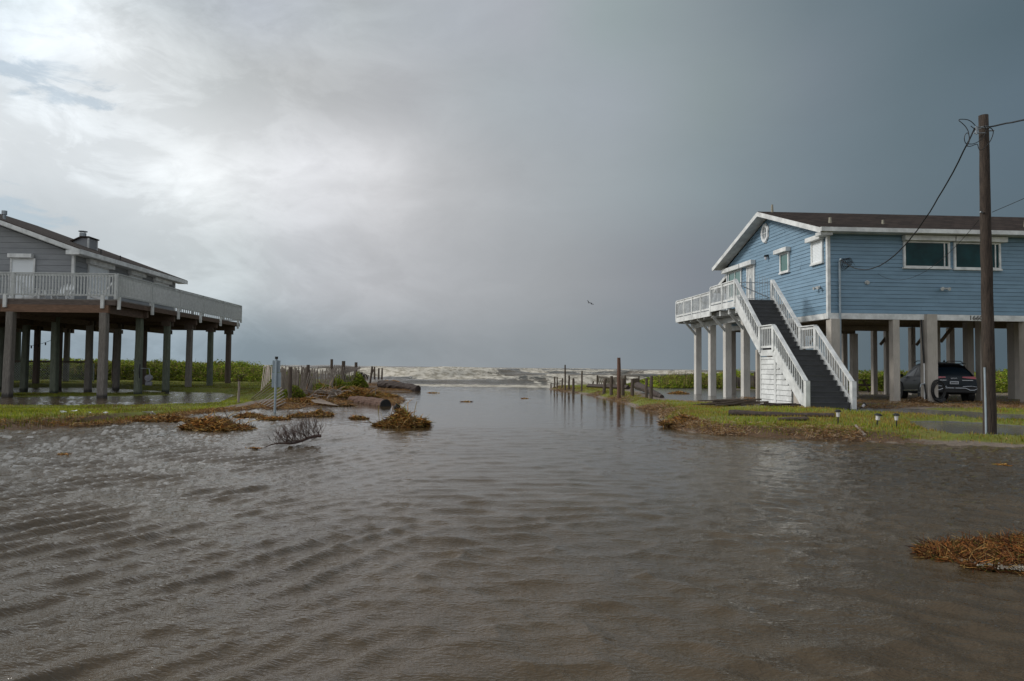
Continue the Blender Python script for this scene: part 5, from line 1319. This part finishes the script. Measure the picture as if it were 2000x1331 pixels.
# tiny debris in the water
def scrap(px, py, lab, s_=.12, base=None):
    p_ = land(px, py); t = thing('reed_scrap', lab, 'reed scrap', p_, 0, 'reed scraps drifting in the channel'); n = 60
    P_ = np.stack([rng.normal(0, s_, n), rng.normal(0, s_*.6, n), rng.uniform(0, s_*.25, n)], -1)
    strands('reeds', P_, np.full(n, s_*1.6), .006*max(1, p_[1]/18), palette(n, STRAW, .3), .2, .4, parent=t)
for px, py, lab, s_ in ((910, 785, 'reed scrap floating alone in mid channel', .10), (1026, 779, 'dark lump floating in the right half of the channel', .09), (498, 876, 'green sprig sticking out of the water left of the bare branch', .05),
                        (1960, 909, 'straw wisp floating near the pole side of the road', .06), (122, 888, 'sprig floating in the water near the left lawn', .05), (846, 768, 'reed scrap floating near the tip of the far dark log', .12)):
    scrap(px, py, lab, s_)

# ---- bare branch lying in the water
a0 = G(517, 874, .02); a1 = G(626, 853, .12)
tb = thing('fallen_branch', 'bare dark branch with a fan of twigs lying in the water', 'branch', a0)
d = a1-a0; trk = MB(); pts = [d*q/9+np.array((0, 0, .03*sin(q))) for q in range(10)]
trk.tube(pts, [.008+.0026*q for q in range(10)], 8, jit=.1); trk.build('limb', M['branch'], tb)
tg = MB(); r9 = random.Random(21)
def twig(p_, dr, L2, r_, lev):
    pts = [p_]; q = p_; dd = dr
    for i in range(4):
        dd = dd+np.array((r9.uniform(-.22, .22), r9.uniform(-.22, .22), r9.uniform(-.14, .2))); dd = dd/np.linalg.norm(dd)
        q = q+dd*L2/4; pts.append(q)
    tg.tube(pts, [r_, r_*.85, r_*.7, r_*.55, r_*.35], 4, cap=False)
    if lev:
        for i in range(r9.randint(3, 5)):
            k_ = r9.randint(1, 4); nd = dd+np.array((r9.uniform(-.9, .9), r9.uniform(-.7, .7), r9.uniform(-.2, .7))); twig(pts[k_], nd/np.linalg.norm(nd), L2*r9.uniform(.35, .6), r_*.6, lev-1)
for i in range(66):
    f_ = r9.uniform(.12, 1.0)**.75; p_ = d*f_; dr = np.array((-.45+r9.uniform(-.35, .65), r9.uniform(-.7, .5), r9.uniform(.25, 1.1)))
    twig(p_, dr/np.linalg.norm(dr), (.14+.24*f_)*r9.uniform(.7, 1.2), .0052, 2)
for i in range(16):
    f_ = r9.uniform(.5, 1.0); dr = np.array((r9.uniform(-.6, .3), -.7, r9.uniform(-.2, .1))); twig(d*f_, dr/np.linalg.norm(dr), .2, .005, 1)
tg.build('twigs', M['branch'], tb)

# ---- sign post seen from the back
sp0 = np.array([*G(536.5, 804, .03)[:2], .03]); Ys = sp0[1]
ts = thing('sign_post', 'steel sign post with two blank sign backs standing on wet sand', 'sign', sp0)
def sl(px, py): return D(px, py, Ys)-sp0
tp = sl(540, 700); b = MB(); b.tube([(0, 0, -.3), tuple(tp)], .038, 8); b.build('post', M['greymetal'], ts, smooth=False)
MB().tube([tuple(tp*.985), tuple(tp*1.03)], .05, 8).build('post_cap', M['dark'], ts)
for (x0, y0, x1, y1), nm in (((531, 704.5, 547, 727), 'upper'), ((529.5, 728, 548.5, 757), 'lower')):
    q0, q1 = sl(x0, y1), sl(x1, y0)
    MB().box(q0[0], q1[0], .045, .052, q0[2], q1[2]).build('sign_panel', M['greymetal'], ts, bevel=.002)
    for z_ in (q0[2]+.08, q1[2]-.08): MB().tube([(tp[0]*z_/tp[2], .0, z_), (tp[0]*z_/tp[2], .06, z_)], .012, 6).build('bolt', M['metal'], ts)
stake(466, 733, 788, 'grey wooden post with a leafy sprout at its top beside the lawn pool', .045, 'slat', 1, 'posts by the left lawn')
# ---- slat fence, left of the channel
FXs = [(29.3, 'a'), (31.0, 'b'), (34.2, 'c'), (38.8, 'd'), (41.5, 'e'), (45.0, 'f')]
FS = thing('slat_fence', 'weathered slat fence with wire bindings sagging along the left side of the channel', 'fence', (-7.8, 28, .1))
def fl_(p_): return np.array(p_)-np.array((-7.8, 28, .1))
fpost = [(566, 717, 779, .085), (580, 727, 774, .07), (601, 713, 771, .09), (647, 702, 764, .085), (670, 705.5, 760, .12), (694.5, 708, 757, .10)]
pp = []
for px, top, base, r_ in fpost:
    p_ = land(px, base); q_ = D(px+1, top, p_[1]); pp.append((p_, q_))
    MB().tube([fl_(p_-np.array((0, 0, .3))), fl_(p_*.5+q_*.5), fl_(q_)], [r_, r_*.95, r_*.9], 8, jit=.06).build('post', M['stick'], FS)
r3 = random.Random(31)
for (p0_, q0_), (p1_, q1_) in zip(pp, pp[1:]):
    L2 = np.linalg.norm((p1_-p0_)[:2]); n = int(L2/.27)+2; b = MB()
    sag = r3.uniform(.15, .4); lean0, lean1 = r3.uniform(-.9, .4), r3.uniform(-.4, 1.1)
    for i in range(n):
        f_ = (i+.5)/n; bb = p0_+(p1_-p0_)*f_; h_ = (q0_[2]-p0_[2])*(1-f_)+(q1_[2]-p1_[2])*f_
        h_ = min(h_, 1.40)*(1-.10*r3.random()); le = lean0*(1-f_)+lean1*f_+r3.uniform(-.06, .06)
        drp = sag*4*f_*(1-f_)*.5
        b.beam(fl_(bb+np.array((0, 0, .02-drp*.4))), fl_(bb+np.array((le*.45, le*.35, h_-drp))), .048, .013, (0, 1, 0))
    b.build('slat_panel', M['slat'], FS)
# thick weathered boards and extra slats of the first stretch
b = MB()
for i in range(30):
    px = 549+i*1.72+r3.uniform(-.4, .4); yb = 772-(px-549)*.12; p_ = np.array([*G(px, yb+2, .12)[:2], .1]); h_ = r3.uniform(1.12, 1.34)
    b.beam(fl_(p_), fl_(p_+np.array((r3.uniform(-.07, .07), 0, h_))), r3.choice((.045, .05, .09)), .015, (0, 1, 0))
b.build('slat_panel', M['slat'], FS)
# leaning panel left of the sign and the collapsed fan in front
b = MB(); 
for i in range(7):
    f_ = i/6; t0 = D(516+f_*15+1.5*sin(i), 715+1.5*sin(i*1.3), 27.6); b0 = D(510+f_*20, 763-f_*22, 26.4)
    b.beam(fl_(b0), fl_(t0), .034, .013, (0, 1, 0))
b.build('slat_panel', M['slat'], FS)
b = MB()
for i in range(10):
    f_ = i/9
    if f_ < .5: u1 = np.array((530, 748))*(1-f_*2)+np.array((553, 758))*f_*2
    else: u1 = np.array((553, 758))*(2-f_*2)+np.array((558, 786))*(f_*2-1)
    u0 = np.array((489, 781))*(1-f_)+np.array((516, 797))*f_; u0 = u0+np.array((f_*f_*18, 0))
    A_ = G(u0[0], u0[1], .10); B_ = D(u1[0], u1[1], 25.6-.4*f_)
    b.beam(fl_(A_), fl_(B_), .045, .013, (0, 0, 1))
b.build('fallen_slat_panel', M['slat'], FS)
b = MB()
for i in range(9):
    y_ = 776+i*1.4; A_ = G(598+i*2, y_, .13); B_ = G(620+i*5, y_+3+i*.6, .13); b.beam(fl_(A_+np.array((0, 0, .02))), fl_(B_+np.array((0, 0, .05))), .045, .013)
b.build('fallen_slat_panel', M['slat'], FS)
# diagonal fallen panels near the far end
b = MB()
for i in range(16):
    A_ = D(648+i*2.6, 735-i*.6, 41); B_ = D(640+i*3.4+14, 713+i*.4, 41.2); b.beam(fl_(A_), fl_(B_), .06, .015, (0, 1, 0))
b.build('slat_panel', M['slat'], FS)
b = MB()
for i in range(22):
    f_ = i/21; A_ = D(701+f_*18, 738+4*sin(i), 47); B_ = D(703+f_*16+3*sin(i*1.7), 726+8*f_, 47); b.beam(fl_(A_), fl_(B_), .06, .015, (0, 1, 0))
    b.beam(fl_(D(700+f_*19, 744, 47)), fl_(D(704+f_*15, 734+3*f_, 47.2)), .05, .015, (0, 1, 0))
b.build('fallen_slat_panel', M['slat'], FS)
for q in range(3):
    pass
# stakes beyond the fence end
for px, top, base, lab, ln in ((723, 716, 749, 'stake at the left of the four beyond the slat fence', 4), (731.5, 717, 747, 'second stake beyond the slat fence end', 0), (739, 719.5, 747, 'third stake beyond the slat fence end', 1), (745.5, 719.5, 747, 'last stake, the nearest to the open sea beyond the slat fence', 1)):
    stake(px, top, base, lab, .085, 'stick', ln, 'stakes at the end of the slat fence')
stake(719, 719, 743, 'slanting broken stake leaning against the first stake beyond the fence', .08, 'stick', 13, 'stakes at the end of the slat fence')
# slat panel on the right sandbar
FP = thing('slat_fence', 'short leaning slat panel between two stakes on the right sandbar', 'fence', land(1194, 756))
o_ = np.array(land(1194, 756)); Yq = o_[1]
for px in (1166.5, 1221.5): MB().tube([D(px, 756, Yq)-o_-np.array((0, 0, .3)), D(px, 733.5, Yq)-o_], [.06, .055], 8, jit=.08).build('post', M['stick'], FP)
b = MB()
for i in range(20):
    f_ = i/19; dx = 7*sin(pi*f_*2.0)+3; A_ = D(1168+f_*51, 734.5+3*sin(f_*pi), Yq)-o_; B_ = D(1168+f_*51+dx, 756-2*(f_ < .3), Yq+.1)-o_; b.beam(A_, B_, .07, .016, (0, 1, 0))
for z_ in (.25, .6): b.tube([(D(1167, 750-z_*20, Yq)-o_), (D(1221, 750-z_*20, Yq)-o_)], .012, 4)
b.build('slat_panel', M['slat'], FP)
# far slat fence behind the deck stilts
Yq = 44.1; o_ = D(1452, 758, Yq)
FP = thing('slat_fence', 'far slat fence seen between the deck stilts of the blue house', 'fence', o_)
for px in (1437, 1474): MB().tube([D(px, 757, Yq)-o_, D(px, 727 if px > 1460 else 735, Yq)-o_], [.07, .065], 8).build('post', M['stick'], FP)
b = MB()
for i in range(24):
    f_ = i/23; A_ = D(1437+f_*40, 736+2*sin(f_*6), Yq)-o_; B_ = D(1438+f_*38+2*sin(i), 756, Yq)-o_; b.beam(A_, B_, .06, .016, (0, 1, 0))
b.build('slat_panel', M['slat'], FP)

# ---- plants by the slat fence
def bush(label, px, py, rx, ry, h, n, seed, size=.05, base=None, cat='bush'):
    p_ = land(px, py) if base is None else np.array(base); t = thing('green_bush', label, cat, p_)
    r8 = np.random.default_rng(seed); a = r8.uniform(0, 2*pi, n); rr = r8.random(n)**.5; x = np.cos(a)*rr*rx; y = np.sin(a)*rr*ry
    top = h*np.sqrt(np.clip(1-rr**2, 0, 1))*(1+1.2*fbm(x, y, 1.6, 3, seed)); z = np.maximum(top, .03)*r8.random(n)**.5
    leaves('foliage', np.stack([x, y, z], -1), size, palette(n, DUNE, .35)*(.5+.7*(z/np.maximum(top, .05)))[:, None], parent=t)  # inner and lower leaves coloured darker as painted shade
    st = MB(); r2 = random.Random(seed)
    for q in range(26):
        a_ = r2.uniform(0, 2*pi); f_ = r2.uniform(.2, .9); st.tube([(cos(a_)*rx*.2, sin(a_)*ry*.2, 0), (cos(a_)*rx*f_*.7, sin(a_)*ry*f_*.7, h*.5), (cos(a_)*rx*f_, sin(a_)*ry*f_, h*r2.uniform(.7, 1.15)*sqrt(1-f_*f_*.8))], .008, 4)
    st.build('stems', M['branch'], t)
bush('dark green bush at the foot of the slat fence behind the sign post', 572, 777, .55, .5, .42, 2600, 41, .04)
bush('bush spilling out of the slat fence, left of the tangle of roots', 618, 768, .95, .9, .42, 4200, 42, .05)
bush('round bush growing in front of the tallest fence post', 655, 762, 1.2, 1.1, .62, 6200, 43, .06)
bush('tall bush swallowing the far end of the slat fence', 682, 757, 1.2, 1.0, .85, 6200, 44, .065)
p_ = land(466, 788)
bush('leafy green sprout growing over the top of the grey wooden post', 0, 0, .28, .22, .34, 260, 45, .045, base=(p_[0], p_[1], p_[2]+.82), cat='plant')
t = log_between('driftwood_log', 'small dark log lying below the tall bush at the fence end', 'log', land(690, 750)+np.array((0, 0, .15)), land(712, 753)+np.array((0, 0, .15)), .16, .12, 'log', bend=.05)

# ---- tangled roots and sticks on the sand
t = thing('root_tangle', 'tangle of dead roots and broken slats beside the palm log', 'driftwood', land(655, 777))
b = MB(); r4 = random.Random(77)
for q in range(60):
    c = np.array((r4.gauss(0, .7), r4.gauss(0, .6), r4.uniform(.02, .3))); dd = np.array((r4.uniform(-1, 1), r4.uniform(-.6, .6), r4.uniform(-.2, .65))); dd /= np.linalg.norm(dd); L2 = r4.uniform(.15, .55)
    b.tube([c-dd*L2, c+np.array((0, 0, .04)), c+dd*L2], [r4.uniform(.012, .035), .02, .010], 5)
b.build('root_mass', M['slat'], t)

# ================================================================== LEFT HOUSE SURROUNDINGS
def adirondack(loc, rz_, label):
    t = thing('adirondack_chair', label, 'chair', loc, rz_, 'white chairs on the deck of the grey house')
    b = MB()
    for q in range(5): b.beam((-.20+q*.10, .32, .32), (-.26+q*.13, .72, .98-.05*abs(q-2)), .085, .018, (0, 1, 0))
    b.build('backrest', M['plastic_white'], t)
    b = MB()
    for q in range(6): b.beam((-.27, -.20+q*.10, .38-.013*q), (.27, -.20+q*.10, .38-.013*q), .085, .018)
    b.build('seat', M['plastic_white'], t)
    for sg_ in (-1, 1):
        MB().box(sg_*.34-.065, sg_*.34+.065, -.28, .46, .545, .567).build('armrest', M['plastic_white'], t)
        MB().box(sg_*.31-.02, sg_*.31+.02, -.24, -.15, 0, .544).build('leg', M['plastic_white'], t)
        MB().beam((sg_*.29, -.20, .33), (sg_*.29, .62, .04), .03, .11).build('leg', M['plastic_white'], t)
        MB().beam((sg_*.32, .40, .54), (sg_*.30, .44, .12), .03, .07).build('leg', M['plastic_white'], t)
adirondack((-19.9, 30.8, 4.22), radians(100), 'white slatted deck chair seen side on, the left one of the three')
adirondack((-19.05, 31.2, 4.22), radians(8), 'white slatted deck chair facing the railing, between the other two')
adirondack((-17.4, 30.9, 4.22), radians(-60), 'white slatted deck chair turned away beside the shuttered side window')

# chain-link fence with a timber top rail behind the piles
cf = thing('chain_link_fence', 'chain-link fence with timber top rail behind the piles of the grey house', 'fence', (-33, 43.6, .25))
MB().box(0, 8.6, -.04, .04, 1.22, 1.34).build('top_rail', M['beam_grey'], cf)
for q in range(5): MB().tube([(q*2.15, .06, -.2), (q*2.15, .06, 1.2)], .035, 8).build('fence_post', M['metal'], cf)
b = MB(); st_ = .16
for i in range(-8, 56):
    x0 = i*st_; 
    for sg_ in (1, -1):
        xa, xb = (x0, x0+1.15) if sg_ > 0 else (x0+1.15, x0)
        za, zb = .05, 1.2
        lo_, hi_ = max(0, min(xa, xb)), min(8.6, max(xa, xb))
        if hi_-lo_ < .1: continue
        f0 = (lo_-xa)/(xb-xa) if xb != xa else 0; f1 = (hi_-xa)/(xb-xa)
        b.beam((lo_, 0, za+(zb-za)*f0), (hi_, 0, za+(zb-za)*f1), .008, .008)
b.build('wire_mesh', M['metal'], cf)
# string of bulbs between two piles
s0, s1 = D(52, 676, 40.5), D(112, 659, 41); sgp = sagline(s0, s1, .12, 14)
sl_ = thing('string_lights', 'drooping string of little bulbs between two dark piles', 'string lights', s0)
MB().tube([p_-s0 for p_ in sgp], .012, 5).build('cord', M['wire'], sl_)
for q in (2, 5, 8, 11): MB().tube([sgp[q]-s0, sgp[q]-s0-np.array((0, 0, .07)), sgp[q]-s0-np.array((0, 0, .17))], [.015, .045, .03], 8).build('bulb', M['dark'], sl_)
# meter on the second side pile
mt = thing('utility_meter', 'round grey meter with bent pipe fixed beside the second greenish pile', 'meter', (-15.83+.02, 32.3, 0))
MB().tube([(-.02, -.10, 1.45), (-.02, -.12, 1.05), (-.02, -.1, .8)], .03, 8).build('pipe', M['dark'], mt)
MB().tube([(.02, -.1, 1.25), (.42, -.1, 1.25), (.46, -.1, .95)], .022, 8).build('pipe', M['metal'], mt)
MB().tube([(.40, -.16, .80), (.40, .02, .80)], [.16, .16], 16).build('meter_body', M['meter'], mt)
MB().box(.25, .55, -.12, .0, .45, .64).build('meter_box', M['meter'], mt, bevel=.02)
# white scraps on the lawn
for px, py, lab in ((145, 807, 'white plastic scrap, second from the left on the lawn edge'), (124, 809, 'smallest white scrap, leftmost on the lawn edge'), (172, 810, 'white plastic scrap in the middle of the lawn edge'), (207, 817, 'white plastic scrap lowest on the lawn edge'), (291, 814, 'crumpled pale bag lying in the reed litter right of the lawn')):
    p_ = land(px, py); s_ = .09 if px < 250 else .2; b = MB(); r2 = random.Random(px)
    pts = [(r2.uniform(-s_, s_), r2.uniform(-s_*.6, s_*.6), r2.uniform(0, s_*.6)) for _ in range(9)]
    fsx = [(0, 1, 2), (2, 3, 4), (1, 3, 5), (4, 5, 6), (6, 7, 8), (0, 7, 3), (5, 8, 2)]
    b.add(pts, fsx); tag(b.build('plastic_scrap', M['plastic_white'], None, loc=tuple(p_+np.array((0, 0, .03)))), lab, 'litter', 'white scraps on the left lawn')

# ---- gulls out over the sea
def bird(px, py, label, rot, s_=1):
    p_ = D(px, py, 62); t = thing('flying_bird', label, 'bird', p_, rot, 'birds over the sea')
    b = MB(); b.tube([(-.22, 0, 0), (-.12, 0, .01), (0, 0, .0), (.14, 0, .02), (.20, 0, .03), (.26, 0, .02)], [.012, .045, .06, .045, .035, .008], 8)
    b.add([(-.2, 0, 0), (-.34, -.05, 0), (-.36, .05, 0)], [(0, 1, 2)])
    for sg_ in (-1, 1):
        b.add([(.09, sg_*.03, .02), (-.07, sg_*.03, .02), (-.03, sg_*.26, .17), (.11, sg_*.26, .17), (-.13, sg_*.52, .11), (-.0, sg_*.50, .12), (.08, sg_*.03, .0), (-.07, sg_*.03, .0)],
              [(0, 1, 2, 3), (3, 2, 4, 5)])
    b.build('body', M['bird'], t); t.scale = (s_*.6,)*3; t.rotation_euler = (.5, .1, rot)
bird(1150.5, 592, 'small dark bird, the left one of the pair over the sea', 2.2)
bird(1156, 594.5, 'small dark bird with flat wings, the right one of the pair over the sea', .6, .9)
